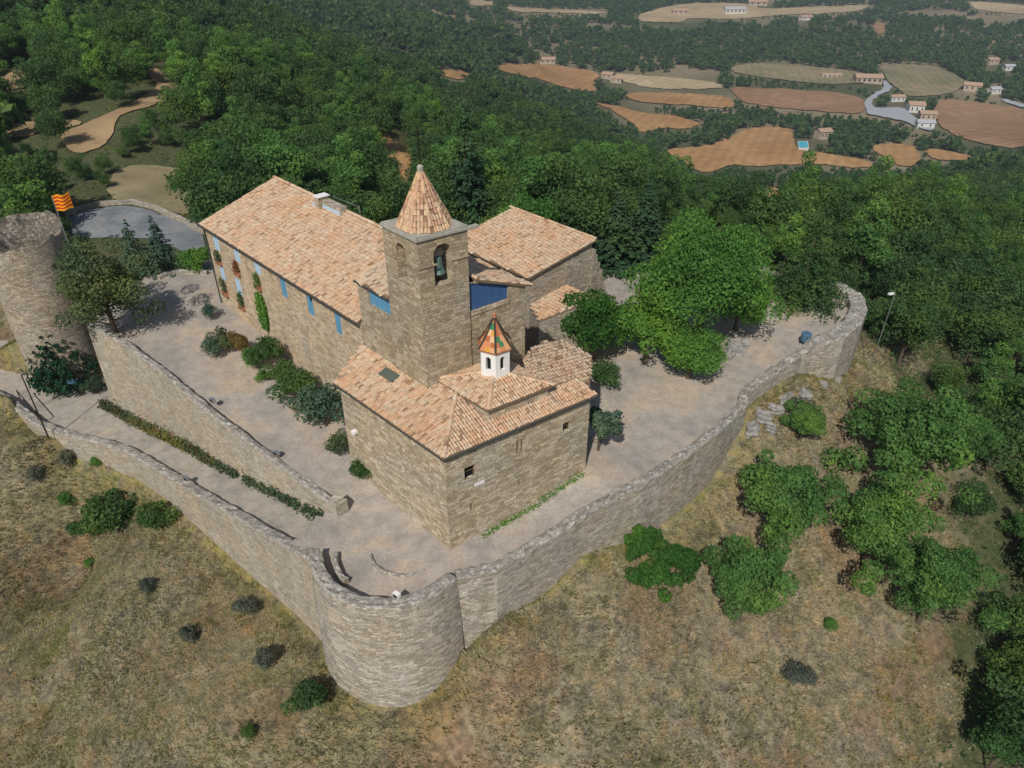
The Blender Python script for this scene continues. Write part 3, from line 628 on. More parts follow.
# skylight on left slope
sk = Vector(P(389, 374.5, 8.9)); skz = zl(Vector((sk.x, sk.y, 0)))
w = MB(); cx = [sk+al*.75+nal*.35, sk-al*.75+nal*.35, sk-al*.75-nal*.35, sk+al*.75-nal*.35]
w.face([(p.x, p.y, zl(Vector((p.x, p.y, 0)))+.17) for p in cx][::-1]); 
for i in range(4):
    p, q = cx[i], cx[(i+1) % 4]; w.face([(p.x, p.y, zl(Vector((p.x, p.y, 0)))), (q.x, q.y, zl(Vector((q.x, q.y, 0)))), (q.x, q.y, zl(Vector((q.x, q.y, 0)))+.17), (p.x, p.y, zl(Vector((p.x, p.y, 0)))+.17)])
w.build('skylight', plain('dull_glass', (.10, .12, .09), .25), chapel)
# drum with pyramid roof and lantern
DS = 5.1
dr = [F0, F0+ab*DS, F0+ab*DS+al*DS, F0+al*DS]
i4 = .22
drw = [F0+ab*i4+al*i4, F0+ab*(DS-i4)+al*i4, F0+ab*(DS-i4)+al*(DS-i4), F0+ab*i4+al*(DS-i4)]
m = MB(); m.prism([(p.x, p.y) for p in drw], 7.6, 9.25); drum = m.build('drum', M['stone_chapel'], chapel)
cen = F0+ab*DS/2+al*DS/2; az = 9.35+DS/2*.33; cen2 = cen+v1*.3+v2*.35
pls = []
for i in range(4):
    a, b = dr[i], dr[(i+1) % 4]; mid = (a+b)/2; pls.append(([V3(a, 9.35), V3(b, 9.35), V3(cen, az)], ((b-a).y, -(b-a).x, 0)))
roof_mesh('drum_roof', pls, chapel, M['tile'], 5, [ridge_tiles(V3(dr[i], 9.40), V3(cen, az+.05), .14, seed=i) for i in range(4)])
def ngon(c, r, n, a0=0): return [(c[0]+r*math.cos(a0+2*math.pi*i/n), c[1]+r*math.sin(a0+2*math.pi*i/n)) for i in range(n)]
def arch_prism(c, dirv, w, h0, h1, depth, n=8):
    """cutter: arched slot through c along dirv"""
    m = MB(); d = Vector(dirv).normalized(); s = Vector((-d.y, d.x, 0)); prof = [(-w/2, h0), (w/2, h0), (w/2, h1-w/2)]
    prof += [(w/2*math.cos(math.pi*k/n), h1-w/2+w/2*math.sin(math.pi*k/n)) for k in range(1, n)]+[(-w/2, h1-w/2)]
    def q(a, z, t): p = Vector((c[0], c[1], 0))+s*a+d*t; return (p.x, p.y, z)
    f = [q(a, z, depth[0]) for a, z in prof]; b = [q(a, z, depth[1]) for a, z in prof]
    m.face(f); m.face(b[::-1])
    for i in range(len(prof)): j = (i+1) % len(prof); m.face([f[j], f[i], b[i], b[j]])
    return m
import bmesh
def solid(m, name):
    me = m.mesh(name); bm = bmesh.new(); bm.from_mesh(me); bmesh.ops.remove_doubles(bm, verts=bm.verts, dist=1e-4); bmesh.ops.recalc_face_normals(bm, faces=bm.faces); bm.to_mesh(me); bm.free(); return me
def carve(m, cutters, name, mat, parent):
    o = bpy.data.objects.new('tmp', solid(m, name)); C.objects.link(o); tmp = []
    for c in cutters:
        co = bpy.data.objects.new('cut', solid(c, 'cut')); C.objects.link(co); tmp.append(co)
        md = o.modifiers.new('b', 'BOOLEAN'); md.operation = 'DIFFERENCE'; md.object = co; md.solver = 'EXACT'
    dg = bpy.context.evaluated_depsgraph_get(); ev = o.evaluated_get(dg); me = bpy.data.meshes.new_from_object(ev)
    r = MB(); 
    for p in me.polygons: r.face([tuple(me.vertices[i].co) for i in p.vertices])
    for x in tmp+[o]: bpy.data.objects.remove(x)
    return r.build(name, mat, parent)
# lantern turret
lc = (cen2.x, cen2.y); LR = 1.06; a0 = math.atan2(-(lc[1]), -lc[0])+R(2)
oct_ = ngon(lc, LR, 6, a0)
m = MB(); m.prism(oct_, az-.5, az+1.65)
cuts = []
for i in range(3):
    an = a0+math.pi/6+i*math.pi/3; cuts.append(arch_prism(lc, (math.cos(an), math.sin(an), 0), .36, az+.3, az+1.3, (-2, 2)))
lan = carve(m, cuts, 'lantern', M['white'], chapel)
m = MB(); m.prism(ngon(lc, .80, 6, a0), az-.3, az+1.55); m.build('lantern_dark_filler', M['dark'], lan)  # near-black filler added inside, painted shade behind the arched openings
m = MB(); m.prism(ngon(lc, LR+.12, 6, a0), az+1.65, az+1.77); m.build('cornice', M['terracotta'], lan)
m = MB(); hx = ngon(lc, LR+.16, 6, a0); tz = az+1.78; apx = az+3.85
for i in range(6):
    a = Vector((*hx[i], tz)); b = Vector((*hx[(i+1) % 6], tz)); t = Vector((lc[0], lc[1], apx)); N_ = 6
    for k in range(N_):
        f0, f1 = k/N_, (k+1)/N_; nc = max(1, 3-k//2)
        # slight curve: belled foot
        def bell(p, f): return p+Vector((0, 0, -.18*math.sin(math.pi*f)))
        for c in range(nc):
            u0, u1 = c/nc, (c+1)/nc
            pts = [bell(a.lerp(b, u0).lerp(t, f0), f0), bell(a.lerp(b, u1).lerp(t, f0), f0), bell(a.lerp(b, u1).lerp(t, f1), f1), bell(a.lerp(b, u0).lerp(t, f1), f1)]
            if k == N_-1: pts = pts[:3]
            m.face(pts)
m.build('lantern_roof', M['glazed'], lan)
m = MB()
for i in range(6): m.tube([(*hx[i], tz+.02), (lc[0]+(hx[i][0]-lc[0])*.5, lc[1]+(hx[i][1]-lc[1])*.5, (tz+apx)/2-.15), (lc[0], lc[1], apx+.03)], [.065, .06, .05], 5)
m.build('roof_rib', plain('dark_glazed_rib', (.06, .05, .04), .3), lan)
m = MB(); m.tube([(lc[0], lc[1], apx-.1), (lc[0], lc[1], apx+.12), (lc[0], lc[1], apx+.3)], [.13, .12, .02], 8); m.build('finial', M['terracotta'], lan)
# --- nave block
NR = T_+v2*7.8; NE = T_+v1*7.25; NB = NR+v1*7.25; NM = T_+v2*3.9; RZN = 15.75; NZ = 14.35
nave = empty('church_nave', (T_.x, T_.y, 8), 'stone church nave block with blue clerestory windows behind the bell tower', 'church')
s0, z0 = on_face(NE, T_, 367.5, 284); s1, z1 = on_face(NE, T_, 392, 302)
lw = (s0, s1, 12.95, 14.25)
m = MB(); wallface(m, NE, T_, 0, NZ, [lw], .15); wallface(m, NR, NB, 0, NZ); NBM = NB-v2*3.9; NEB = NB-v2*7.8
wallface(m, NB, NBM, 0, (NZ, RZN)); wallface(m, NBM, NEB, 0, (RZN, NZ)); wallface(m, NEB, NE, 0, NZ)
wq = [on_face(T_, NR, 470, 312), on_face(T_, NR, 508, 299), on_face(T_, NR, 508, 284)]; wq.append((3.46, 15.62))
wq[0] = (3.46, wq[0][1]); rf = lambda s: RZN-(s-3.9)*(RZN-NZ)/3.9
wq[2] = (wq[2][0], rf(wq[2][0])-.16); wq[3] = (3.46, rf(3.9)-.16)
def fq_(s, z, o=0): p = T_+v2*s+Vector((-v2.y, v2.x, 0))*o; return (p.x, p.y, z)
out_ = [(3.3, 0), (7.8, 0), (7.8, NZ), (3.9, RZN), (3.3, RZN-.2)]
m.face([fq_(3.3, 0), fq_(7.8, 0), fq_(7.8, wq[1][1]), fq_(*wq[1]), fq_(*wq[0]), fq_(3.3, wq[0][1])])
m.face([fq_(*wq[1]), fq_(7.8, wq[1][1]), fq_(7.8, NZ), fq_(wq[2][0], rf(wq[2][0])), fq_(*wq[2])])
m.face([fq_(*wq[3]), fq_(*wq[2]), fq_(wq[2][0], rf(wq[2][0])), fq_(3.9, RZN), fq_(3.3, RZN-.2), fq_(3.3, wq[3][1])])
for i in range(4): p, q = wq[i], wq[(i+1) % 4]; m.face([fq_(*p), fq_(*q), fq_(*q, .2), fq_(*p, .2)])
m.build('wall', M['stone_tower'], nave)
d = (T_-NE).normalized(); w = MB(); w.box(lw[0], .08, lw[2], lw[1], .145, lw[3], NE, (d.x, d.y))
for k in range(1, 4): x = lw[0]+(lw[1]-lw[0])*k/4; w.box(x-.03, .06, lw[2], x+.03, .079, lw[3], NE, (d.x, d.y))
w.build('window', M['blue'], nave)
w = MB(); w.face([fq_(*p, .12) for p in wq])
for k in range(1, 5):
    f = k/5; lo = tuple(wq[0][i]+(wq[1][i]-wq[0][i])*f for i in (0, 1)); hi = tuple(wq[3][i]+(wq[2][i]-wq[3][i])*f for i in (0, 1))
    w.face([fq_(lo[0]-.03, lo[1], .1), fq_(lo[0]+.03, lo[1], .1), fq_(hi[0]+.03, hi[1], .1), fq_(hi[0]-.03, hi[1], .1)])
w.build('window', M['deep_blue'], nave)
w = MB(); q = [(wq[0][0], wq[0][1]-.28), (wq[1][0]+.1, wq[1][1]-.28), (wq[1][0]+.1, wq[1][1]-.01), (wq[0][0], wq[0][1]-.01)]
for A1, B1 in ((-.07, -.07),): w.face([fq_(*p, -.07) for p in q]); w.face([fq_(*q[3], -.07), fq_(*q[2], -.07), fq_(*q[2], .1), fq_(*q[3], .1)]); w.face([fq_(*q[1], -.07), fq_(*q[1], .0), fq_(*q[2], .0), fq_(*q[2], -.07)])
w.build('sloping_sill', M['stone_chapel'], nave)
def nq(a, b, z): p = T_+v1*a+v2*b; return (p.x, p.y, z)
sl = (RZN-NZ)/3.9
n_l = [nq(7.35, -.14, NZ-.03), nq(3.5, -.14, NZ-.03), nq(3.5, 3.9, RZN+.05), nq(7.35, 3.9, RZN+.05)]
n_l2 = [nq(8.9, 1.2, RZN+.05-2.7*sl), nq(7.35, 1.2, RZN+.05-2.7*sl), nq(7.35, 3.9, RZN+.05), nq(8.9, 3.9, RZN+.05)]
n_r = [nq(-.2, 3.9, RZN+.05), nq(-.2, 8.15, NZ-.08), nq(7.35, 8.15, NZ-.08), nq(7.35, 3.9, RZN+.05)]
roof_mesh('roof', [(n_l, tuple(-v2)), (n_r, tuple(v2))], nave, M['tile_old'], 9, [ridge_tiles(nq(-.2, 3.9, RZN+.12), nq(7.35, 3.9, RZN+.12), .14, seed=2)])
g = MB(); g.tube([nq(3.5, -.2, NZ-.15), nq(7.35, -.2, NZ-.15)], .06, 6); g.build('gutter', M['gutter'], nave)
# --- bell tower
TW = 3.45; TZ = 19.25; off2 = Vector((-Nn.x, -Nn.y, 0)); Tc = T_-v1*.12-v2*.12
tw = [Tc, Tc+v2*TW, Tc+v2*TW+v1*TW, Tc+v1*TW]; tcen = Tc+v2*TW/2+v1*TW/2
tower = empty('bell_tower', (tcen.x, tcen.y, 8), 'square stone bell tower with arched openings and pointed tiled spire', 'tower')
def inset(d): return [(p+(tcen-p).normalized()*d) for p in tw]
m = MB(); m.prism([(p.x, p.y) for p in tw], 0, TZ)
cc = (tcen.x, tcen.y)
hollow = MB(); hp = [(p.x, p.y) for p in inset(.85)]; hollow.prism(hp, 15.2, 18.95)
carve(m, [hollow, arch_prism((tcen-v2*.05)[:2], v1, 1.25, 16.1, 18.75, (-3.2, 3.2)), arch_prism(cc, v2, .95, 16.2, 18.65, (-3.2, 3.2))], 'wall', M['stone_tower'], tower)
for z_, t_ in ((17.5, .1),):
    ring = [(p.x, p.y) for p in inset(-.09)]
    for (i, segs) in ((0, ((0, .36), (.66, 1))), (3, ((0, .36), (.64, 1))), (1, ((0, .36), (.64, 1))), (2, ((0, .36), (.64, 1)))):
        a = tw[i]; b = tw[(i+1) % 4]; e = (b-a).normalized(); L = TW
        for s0_, s1_ in segs: m = MB(); m.box(s0_*L-(.07 if s0_ == 0 else 0), -.07, z_, s1_*L+(.066 if s1_ == 1 else 0), .0-.002, z_+t_, a, (e.x, e.y)); m.build('string_course', M['stone_tower'], tower)

m = MB(); cp = [(p.x, p.y) for p in inset(-.17)]; m.prism(cp, TZ, TZ+.14); m.prism([(p.x, p.y) for p in inset(-.05)], TZ+.14, TZ+.26); m.build('cornice', M['concrete'], tower)
# gargoyle stub on the far right corner
m = MB(); q = tw[1]; m.box(0, -.2, 0, .7, .1, .2, (q.x, q.y, TZ-.02), (v2.x, v2.y)); m.build('water_spout', M['concrete'], tower)
sp = ngon(cc, 1.68, 8, math.atan2(v1.y, v1.x)+math.pi/8); sz = TZ+.27; az2 = 22.85
pls = []
for i in range(8):
    a = (*sp[i], sz); b = (*sp[(i+1) % 8], sz); t = (*cc, az2); md = Vector(((a[0]+b[0])/2-cc[0], (a[1]+b[1])/2-cc[1], -1)); pls.append(([a, b, t], tuple(md)))
roof_mesh('spire', pls, tower, M['tile_spire'], 12, [ridge_tiles((*sp[i], sz+.03), (*cc, az2+.03), .10, .38, seed=i) for i in range(8)], pitch=.21, course=.34)
m = MB(); m.tube([(*cc, az2-.25), (*cc, az2+.1), (*cc, az2+.22)], [.2, .2, .05], 8); m.build('spire_cap', M['concrete'], tower)
m = MB(); m.tube([(*cc, az2+.1), (*cc, az2+2.4)], .045, 6); q = Vector((*cc, az2+1.9)); m.tube([q-v2*.42, q+v2*.42], .04, 6)
for k in (-1, 1): m.tube([q+v2*.3*k-Vector((0, 0, .06)), q+v2*.3*k+Vector((0, 0, .06))], .03, 5)
m.tube([(*cc, az2+1.05), (*cc, az2+1.15)], .07, 6); m.build('iron_cross', M['iron'], tower)
# bell hanging in the right hand opening
bl = Tc+v2*(TW/2)+v1*.62
BZ = 17.75
bell = empty('church_bell', (bl.x, bl.y, BZ), 'green bronze bell hanging in the front right tower opening', 'bell')
m = MB(); prof = [(.0, .02), (.18, 0), (.26, -.12), (.3, -.5), (.35, -.8), (.47, -1.05), (.46, -1.08), (.34, -1.0)]
n = 16
for (r0_, z0_), (r1_, z1_) in zip(prof[:-1], prof[1:]):
    for k in range(n):
        a, b = 2*math.pi*k/n, 2*math.pi*(k+1)/n
        m.face([(bl.x+r0_*math.cos(a), bl.y+r0_*math.sin(a), BZ+z0_), (bl.x+r1_*math.cos(a), bl.y+r1_*math.sin(a), BZ+z1_), (bl.x+r1_*math.cos(b), bl.y+r1_*math.sin(b), BZ+z1_), (bl.x+r0_*math.cos(b), bl.y+r0_*math.sin(b), BZ+z0_)])
m.build('bell_body', M['bronze'], bell, smooth=True)
m = MB(); m.box(-.3, -.12, 0, .3, .12, .5, (bl.x, bl.y, BZ+.05), (v2.x, v2.y)); m.box(-.6, -.05, .1, -.3, .05, .2, (bl.x, bl.y, BZ+.05), (v2.x, v2.y)); m.box(.3, -.05, .1, .6, .05, .2, (bl.x, bl.y, BZ+.05), (v2.x, v2.y)); m.build('yoke', plain('worn_yoke', (.3, .24, .19), .9), bell)
m = MB(); m.tube([(bl.x, bl.y, BZ-.4), (bl.x, bl.y, BZ-1.15)], [.03, .07], 6); m.build('clapper', M['iron'], bell)
# --- long house
HE = 11.0; HO = Vector((-10.61, 45.79, 0)); HF = HO+v1*25.4; W1 = 7.7; RZ = 13.4
house = empty('stone_house', (HF.x, HF.y, 3), 'long three storey stone house with big tiled roof and blue shutters', 'house')
def wpx(px, py, w, h, top=None):
    s, z = on_face(HF, HO, px, py); return (s-w/2, s+w/2, z-h/2, z+h/2)
pale = [wpx(216, 243, 1.25, 1.45), wpx(236.5, 254.5, 1.15, 1.45), wpx(257, 266.5, 1.15, 1.45), wpx(222.5, 273.5, 1.0, 1.4), wpx(238.5, 287, 1.1, 1.6)]
blue = [wpx(283.5, 287.5, .95, 1.75), wpx(310, 303.5, .9, 2.0), wpx(338, 322, .85, 2.05)]
pale = [(a, b, c, min(d, HE-.25)) for a, b, c, d in pale]; blue = [(a, b, c, min(d, HE-.3)) for a, b, c, d in blue]
m = MB(); wallface(m, HF, HO, -1, HE+.02, pale+blue, .18)
G0 = HF; G1 = HF+Nn*W1; G2 = HF+Nn*(W1*2-1)
wallface(m, G1, HF, -1, (RZ, HE)); K0 = HO; K1 = HO+Nn*W1; K2 = HO+Nn*(W1*2-1)
wallface(m, K0, K1, -1, (HE, RZ)); wallface(m, K1, G1, -1, RZ); m.build('wall', M['stone_house'], house)
hd_ = (HO-HF).normalized(); ha = (hd_.x, hd_.y)
fl_cols = ['olive', 'red_flower', 'olive', 'olive', 'bright']
for i, h in enumerate(pale):
    w = MB(); w.box(h[0], .05, h[2], h[1], .15, h[3], HF, ha); wo = w.build('window', M['pale_blue'], house)
    w = MB(); mid = (h[0]+h[1])/2; w.box(mid-.03, .02, h[2], mid+.03, .049, h[3], HF, ha)
    for k in range(1, 6): zq = h[2]+(h[3]-h[2])*k/6; w.box(h[0]+.05, .03, zq-.02, mid-.04, .048, zq+.02, HF, ha); w.box(mid+.04, .03, zq-.02, h[1]-.05, .048, zq+.02, HF, ha)
    w.build('shutter_rail', M['pale_blue'], wo)
for i, h in enumerate(blue):
    w = MB(); w.box(h[0], .05, h[2], h[1], .15, h[3], HF, ha); wo = w.build('shutter', M['blue'], house)
    w = MB(); mid = (h[0]+h[1])/2; w.box(mid-.025, .02, h[2], mid+.025, .049, h[3], HF, ha); w.build('meeting_rail', M['blue'], wo)
    if i == 1:
        w = MB(); w.box(mid+.06, .03, h[3]-.75, h[1]-.08, .048, h[3]-.2, HF, ha); w.build('pane', M['dark'], wo)
# blocked door trace lower on the wall and brick quoin
sdr, zdr = on_face(HF, HO, 307, 350)
w = MB(); w.box(sdr-.5, -.03, zdr-1, sdr+.5, -.003, zdr+1.1, HF, ha); w.build('blocked_doorway', M['stone_outer'], house)
ov = .35
r_f = [V3(HF-Nn*ov+v1*.3, HE-.02), V3(HO-Nn*ov-v1*.0, HE-.02), V3(HO+Nn*W1, RZ+.05), V3(HF+Nn*W1+v1*.3, RZ+.05)]
r_b = [V3(HF+Nn*W1+v1*.3, RZ+.05), V3(HO+Nn*W1, RZ+.05), V3(K2+Nn*ov, HE), V3(G2+Nn*ov+v1*.3, HE)]
roof_mesh('roof', [(r_f, tuple(-Nn)), ], house, M['tile'], 20, [ridge_tiles(V3(HF+Nn*W1+v1*.3, RZ+.12), V3(HO+Nn*W1, RZ+.12), .17, seed=3)])
g = MB(); g.tube([V3(HF-Nn*(ov+.08)+v1*.3, HE-.12), V3(HO-Nn*(ov+.08), HE-.12)], .085, 8); g.build('gutter', M['gutter'], house)
sp_, zp_ = on_face(HF, HO, 213, 262); q = HF+hd_*sp_-Nn*.12; beam('drainpipe', [V3(q, HE-.2), V3(q, 2.5)], .07, house, M['gutter'])
# chimney on the ridge, with pale flashing
rc = Vector(P(318, 205, 13.5)); tt = (rc-HF).dot(v1); ch = HF+v1*tt+Nn*(W1-.5)
def chz(z): return z
m = MB(); m.box(-.35, -.55, 12.9, .3, .45, 14.2, (ch.x, ch.y, 0), (-v1.x, -v1.y)); m.build('chimney', M['stone_tower'], house)
m = MB(); m.box(-.45, -.65, 14.2, .4, .55, 14.28, (ch.x, ch.y, 0), (-v1.x, -v1.y)); m.build('chimney_cap', M['white'], house)
m = MB(); m.box(.31, -.2, 12.9, 3.1, .5, 13.95, (ch.x, ch.y, 0), (-v1.x, -v1.y)); m.build('ridge_parapet', M['stone_wall'], house)
m = MB(); m.box(.35, -.26, 12.8, 3.1, -.204, 13.6, (ch.x, ch.y, 0), (-v1.x, -v1.y)); m.box(-1.0, -.5, 13.0, -.36, .3, 13.42, (ch.x, ch.y, 0), (-v1.x, -v1.y)); m.build('flashing', M['flashing'], house)
m = MB()
for k in range(2):
    q0 = Vector((ch.x, ch.y, 14.1))-v1*(.4+k*.1)+Nn*.8; m.tube([q0, q0-v1*4.2+Vector((0, 0, .1))], .02, 5)
m.tube([Vector((ch.x, ch.y, 13.3))-v1*4.6+Nn*.8, Vector((ch.x, ch.y, 14.3))-v1*4.6+Nn*.8], .03, 5); m.build('ridge_rail', M['greymetal'], house)
# small eave spot and wall lamp
s, z = on_face(L_, A_, 356, 431); q = L_+(A_-L_).normalized()*s; w = MB(); w.box(-.18, -.32, z-.12, .18, 0, z+.1, q, ((A_-L_).normalized().x, (A_-L_).normalized().y)); w.build('wall_lamp', M['white'], chapel)
# --- back building, lean-to and low annex
K = Vector((1.49, 56.6, 0)); BW = 6.65; BL = 10; bz0 = 9.5; bz1 = 11.0
bd = v2; back = empty('stone_barn', (K.x, K.y, 2), 'stone barn with single pitch tiled roof behind the bell tower', 'barn')
k0 = K; k1 = K+bd*BW; k2 = k1+v1*BL; k3 = K+v1*BL
m = MB(); wallface(m, k0, k1, 0, (bz0, bz1)); wallface(m, k1, k2, 0, bz1); wallface(m, k2, k3, 0, (bz1, bz0)); wallface(m, k3, k0, 0, bz0); m.build('wall', M['stone_ruin'], back)
o1 = -bd*.35-v1*.3; rp = [V3(k0-bd*.4-v1*.3, bz0-.12), V3(k1+bd*.2-v1*.3, bz1+.08), V3(k2+bd*.2+v1*.3, bz1+.08), V3(k3-bd*.4+v1*.3, bz0-.12)]
roof_mesh('roof', [(rp, tuple(-bd))], back, M['tile'], 30, [ridge_tiles(V3(k1+bd*.2-v1*.3, bz1+.15), V3(k2+bd*.2+v1*.3, bz1+.15), .15, seed=8)])
# ragged buttress at its right end
bt = MB(); rndb = random.Random(4); prev = None
for i in range(7):
    f0 = i/7; x0 = f0*1.7; z_ = 10.3-f0*4.4+rndb.uniform(-.3, .3)
    bt.box(x0, -.2+rndb.uniform(-.1, .1), 0, x0+.28, 1.2, z_, (k1.x, k1.y, 0), (bd.x, bd.y))
bt.build('ragged_buttress', M['stone_ruin'], back)
def planar(pl):
    a, b, c = [Vector(p) for p in pl[:3]]; n = (b-a).cross(c-a); return [tuple(p) if i < 3 else (p[0], p[1], a.z-(n.x*(p[0]-a.x)+n.y*(p[1]-a.y))/n.z) for i, p in enumerate(pl)]
lp = [P(525, 298, 6.6), P(539, 321, 6.6), P(600, 297, 7.9), P(565, 281, 7.9)]
leanto = empty('lean_to', (lp[1][0], lp[1][1], 3), 'low lean-to with small tiled roof between barn and big tree', 'lean-to')
m = MB(); f4 = [lp[1], lp[2], lp[3], lp[0]]; lp0 = planar(lp) if True else lp; f4 = [lp0[1], lp0[2], lp0[3], lp0[0]]; m.prism([(p[0], p[1]) for p in f4], 1, [p[2]-.17 for p in f4]); m.build('wall', M['stone_ruin'], leanto)
fix = lambda pl: pl
lp = planar(lp); dn_ = -v2; roof_mesh('roof', [(lp, tuple(dn_))], leanto, M['tile'], 33)
ap = [P(506, 372, 8.6), P(514, 352, 9.1), P(526, 345, 9.2), P(544, 335, 9.2), P(563, 336, 9.0), P(592, 357, 8.3), P(590, 384, 8.15), P(549, 384, 8.4)]
annex = empty('annex', (ap[6][0], ap[6][1], 2), 'low annex with worn flat tiled roof behind the chapel', 'annex')
ap2 = [(p[0], p[1]) for p in ap]
def az_(x, y):
    # plane falling to the front right
    return 8.25+max(0, 0)+.10*((x-ap[6][0])*(-.3)+(y-ap[6][1])*.6)
ap3 = [(x, y, az_(x, y)) for x, y in ap2][::-1]
m = MB(); m.prism([(x, y) for x, y, z in ap3] if False else ap2[::-1], 0, [az_(x, y)-.17 for x, y in ap2[::-1]]); m.build('wall', M['stone_ruin'], annex)
roof_mesh('roof', [(ap3, (.3, -.6, 0))], annex, M['tile_old'], 36)
# ------------------------------------------------------------------ ruined round tower with flag
tb = Vector(P(66, 376, -4.6)); tcx, tcy = -45.2, 64.3; TR = 3.5
def ruin():
    root = empty('round_tower', (tcx, tcy, -5), 'massive ruined round stone tower with broken top at the left edge', 'tower')
    m = MB(); n = 56; rnd = random.Random(2); rows = [-13, -2, 3, 7]; tops = []
    for k in range(n):
        a = 2*math.pi*k/n; back_ = math.sin(a)
        tops.append(10.1+.7*back_+fbm(np.array([k*.35]), np.array([3.]), 1, 5)[0]*1.1)
    tops[-1] = tops[0]
    def q(k, r, z): a = 2*math.pi*k/n; return (tcx+r*math.cos(a), tcy+r*math.sin(a), z)
    for k in range(n):
        k2 = (k+1) % n; zt0, zt1 = tops[k], tops[k2]; u0 = 2*math.pi*k/n*TR; u1 = 2*math.pi*(k+1)/n*TR
        zz0 = rows+[zt0]; zz1 = rows+[zt1]; rad = [TR+.25, TR+.12, TR+.05, TR, TR-.02]
        for i in range(4): m.face([q(k, rad[i], zz0[i]), q(k2, rad[i], zz1[i]), q(k2, rad[i+1], zz1[i+1]), q(k, rad[i+1], zz0[i+1])], [(u0, zz0[i]), (u1, zz1[i]), (u1, zz1[i+1]), (u0, zz0[i+1])])
    m.build('wall', M['stone_ruin'], root)
    m = MB(); nr = 9; g = {}
    for k in range(n):
        for i in range(nr+1):
            f = i/nr; r = (TR-.02)*(1-f); x, y = tcx+r*math.cos(2*math.pi*k/n), tcy+r*math.sin(2*math.pi*k/n)
            if i == 0: z = tops[k]
            else: z = 9.9-1.5*math.exp(-((f-.72)/.3)**2)+fbm(np.array([x]), np.array([y]), 1.4, 12)[0]*1.6+(tops[k]-10.1)*max(0, 1-f*2)
            if i == nr: x, y, z = tcx, tcy, 8.7
            g[k, i] = (x, y, z)
    for k in range(n):
        for i in range(nr):
            k2 = (k+1) % n
            if i == nr-1: m.face([g[k, i], g[k2, i], g[k, nr]])
            else: m.face([g[k, i], g[k2, i], g[k2, i+1], g[k, i+1]])
    m.build('broken_top', M['rubble'], root)
M['rubble'] = stone('rubble', (.10, .09, .075), (.17, .15, .125), (.27, .24, .20), bw=.4, bh=.3, mortar=(.06, .055, .045), rag=.3)
ruin()
fp = Vector((tcx+TR*.93, tcy+1.2, 10.3))
fp = Vector(P(71, 250, 10.0)); 
flag = empty('flag', tuple(fp), 'red and yellow striped flag flying on a pole on the ruined tower', 'flag')
m = MB(); m.tube([fp-Vector((0, 0, 1.5)), fp+Vector((-.05, 0, 4.9))], [.05, .035], 6); m.build('flagpole', M['greymetal'], flag)
red = NT('red_flag_cloth'); red = red.bsdf((.50, .035, .012), .8); yel = NT('yellow_flag_cloth'); yel = yel.bsdf((.80, .34, .015), .8)
m = MB(); nx, ny = 14, 9; top = fp+Vector((-.05, 0, 4.85))
def fq(i, j):
    f = i/nx; s = j/ny; return top+Vector((f*1.25, .3*math.sin(f*7+.5)*f+.2*f, -s*1.3*(1-.15*f)+.25*f-.4*f*s+.14*math.sin(f*6+s*3)*f))
for i in range(nx):
    for j in range(ny): m.face([fq(i, j), fq(i+1, j), fq(i+1, j+1), fq(i, j+1)], mi=j % 2)
m.build('flag_cloth', [yel, red], flag)
# ------------------------------------------------------------------ vegetation meshes
def leaves(centres, normals, size, rg, droop=0):
    n = len(centres); nr = normals+rg.normal(0, .55, (n, 3)); nr /= np.linalg.norm(nr, axis=1)[:, None]+1e-9
    t = np.cross(nr, rg.normal(0, 1, (n, 3))); t /= np.linalg.norm(t, axis=1)[:, None]+1e-9; b = np.cross(nr, t)
    s = (size*rg.uniform(.55, 1.35, n))[:, None]; a = s*rg.uniform(.5, 1, n)[:, None]
    V = np.stack([centres-t*s, centres-b*a*.8+t*s*.1, centres+t*s, centres+b*a*.8-t*s*.15], 1).reshape(-1, 3)
    return V, np.arange(4*n).reshape(n, 4)
def sph(rg, n): v = rg.normal(0, 1, (n, 3)); return v/np.linalg.norm(v, axis=1)[:, None]
def crown_mesh(name, seed, Rr, Hh, n_lobe, n_leaf, size, mat, base=.25, flat=1.0, lobe=.36, irregular=.2):
    """rounded crown of overlapping leafy lobes; trunk base at origin"""
    rg = np.random.default_rng(seed); zc = Hh*(base+(1-base)/2); rz_ = Hh*(1-base)/2
    d = sph(rg, n_lobe); d[:, 2] = np.where(d[:, 2] < -.5, -d[:, 2]*.6, d[:, 2]); f = rg.uniform(.42, .82, n_lobe)*(1+rg.normal(0, irregular, n_lobe))
    lc_ = d*f[:, None]*np.array([Rr, Rr, rz_*flat]); lr = rg.uniform(.7, 1.3, n_lobe)*lobe*min(Rr, rz_*1.2)
    lc_ = np.concatenate([lc_, [[0, 0, 0]]]); lr = np.concatenate([lr, [.55*min(Rr, rz_)]]); 
    w = lr**2; w /= w.sum(); k = rg.choice(len(lr), n_leaf, p=w); u = sph(rg, n_leaf); u[:, 2] = np.where(rg.random(n_leaf) < .35, np.abs(u[:, 2]), u[:, 2])
    rad = lr[k]*(1-np.abs(rg.normal(0, .16, n_leaf)))*(1+.16*np.sin(u[:, 0]*9+k)*np.cos(u[:, 2]*8))
    c = lc_[k]+u*rad[:, None]*np.array([1, 1, .85])+np.array([0, 0, zc])
    V, Fm = leaves(c, u, size, rg); me = npmesh(name, V, Fm); me.materials.append(M[mat]); return me
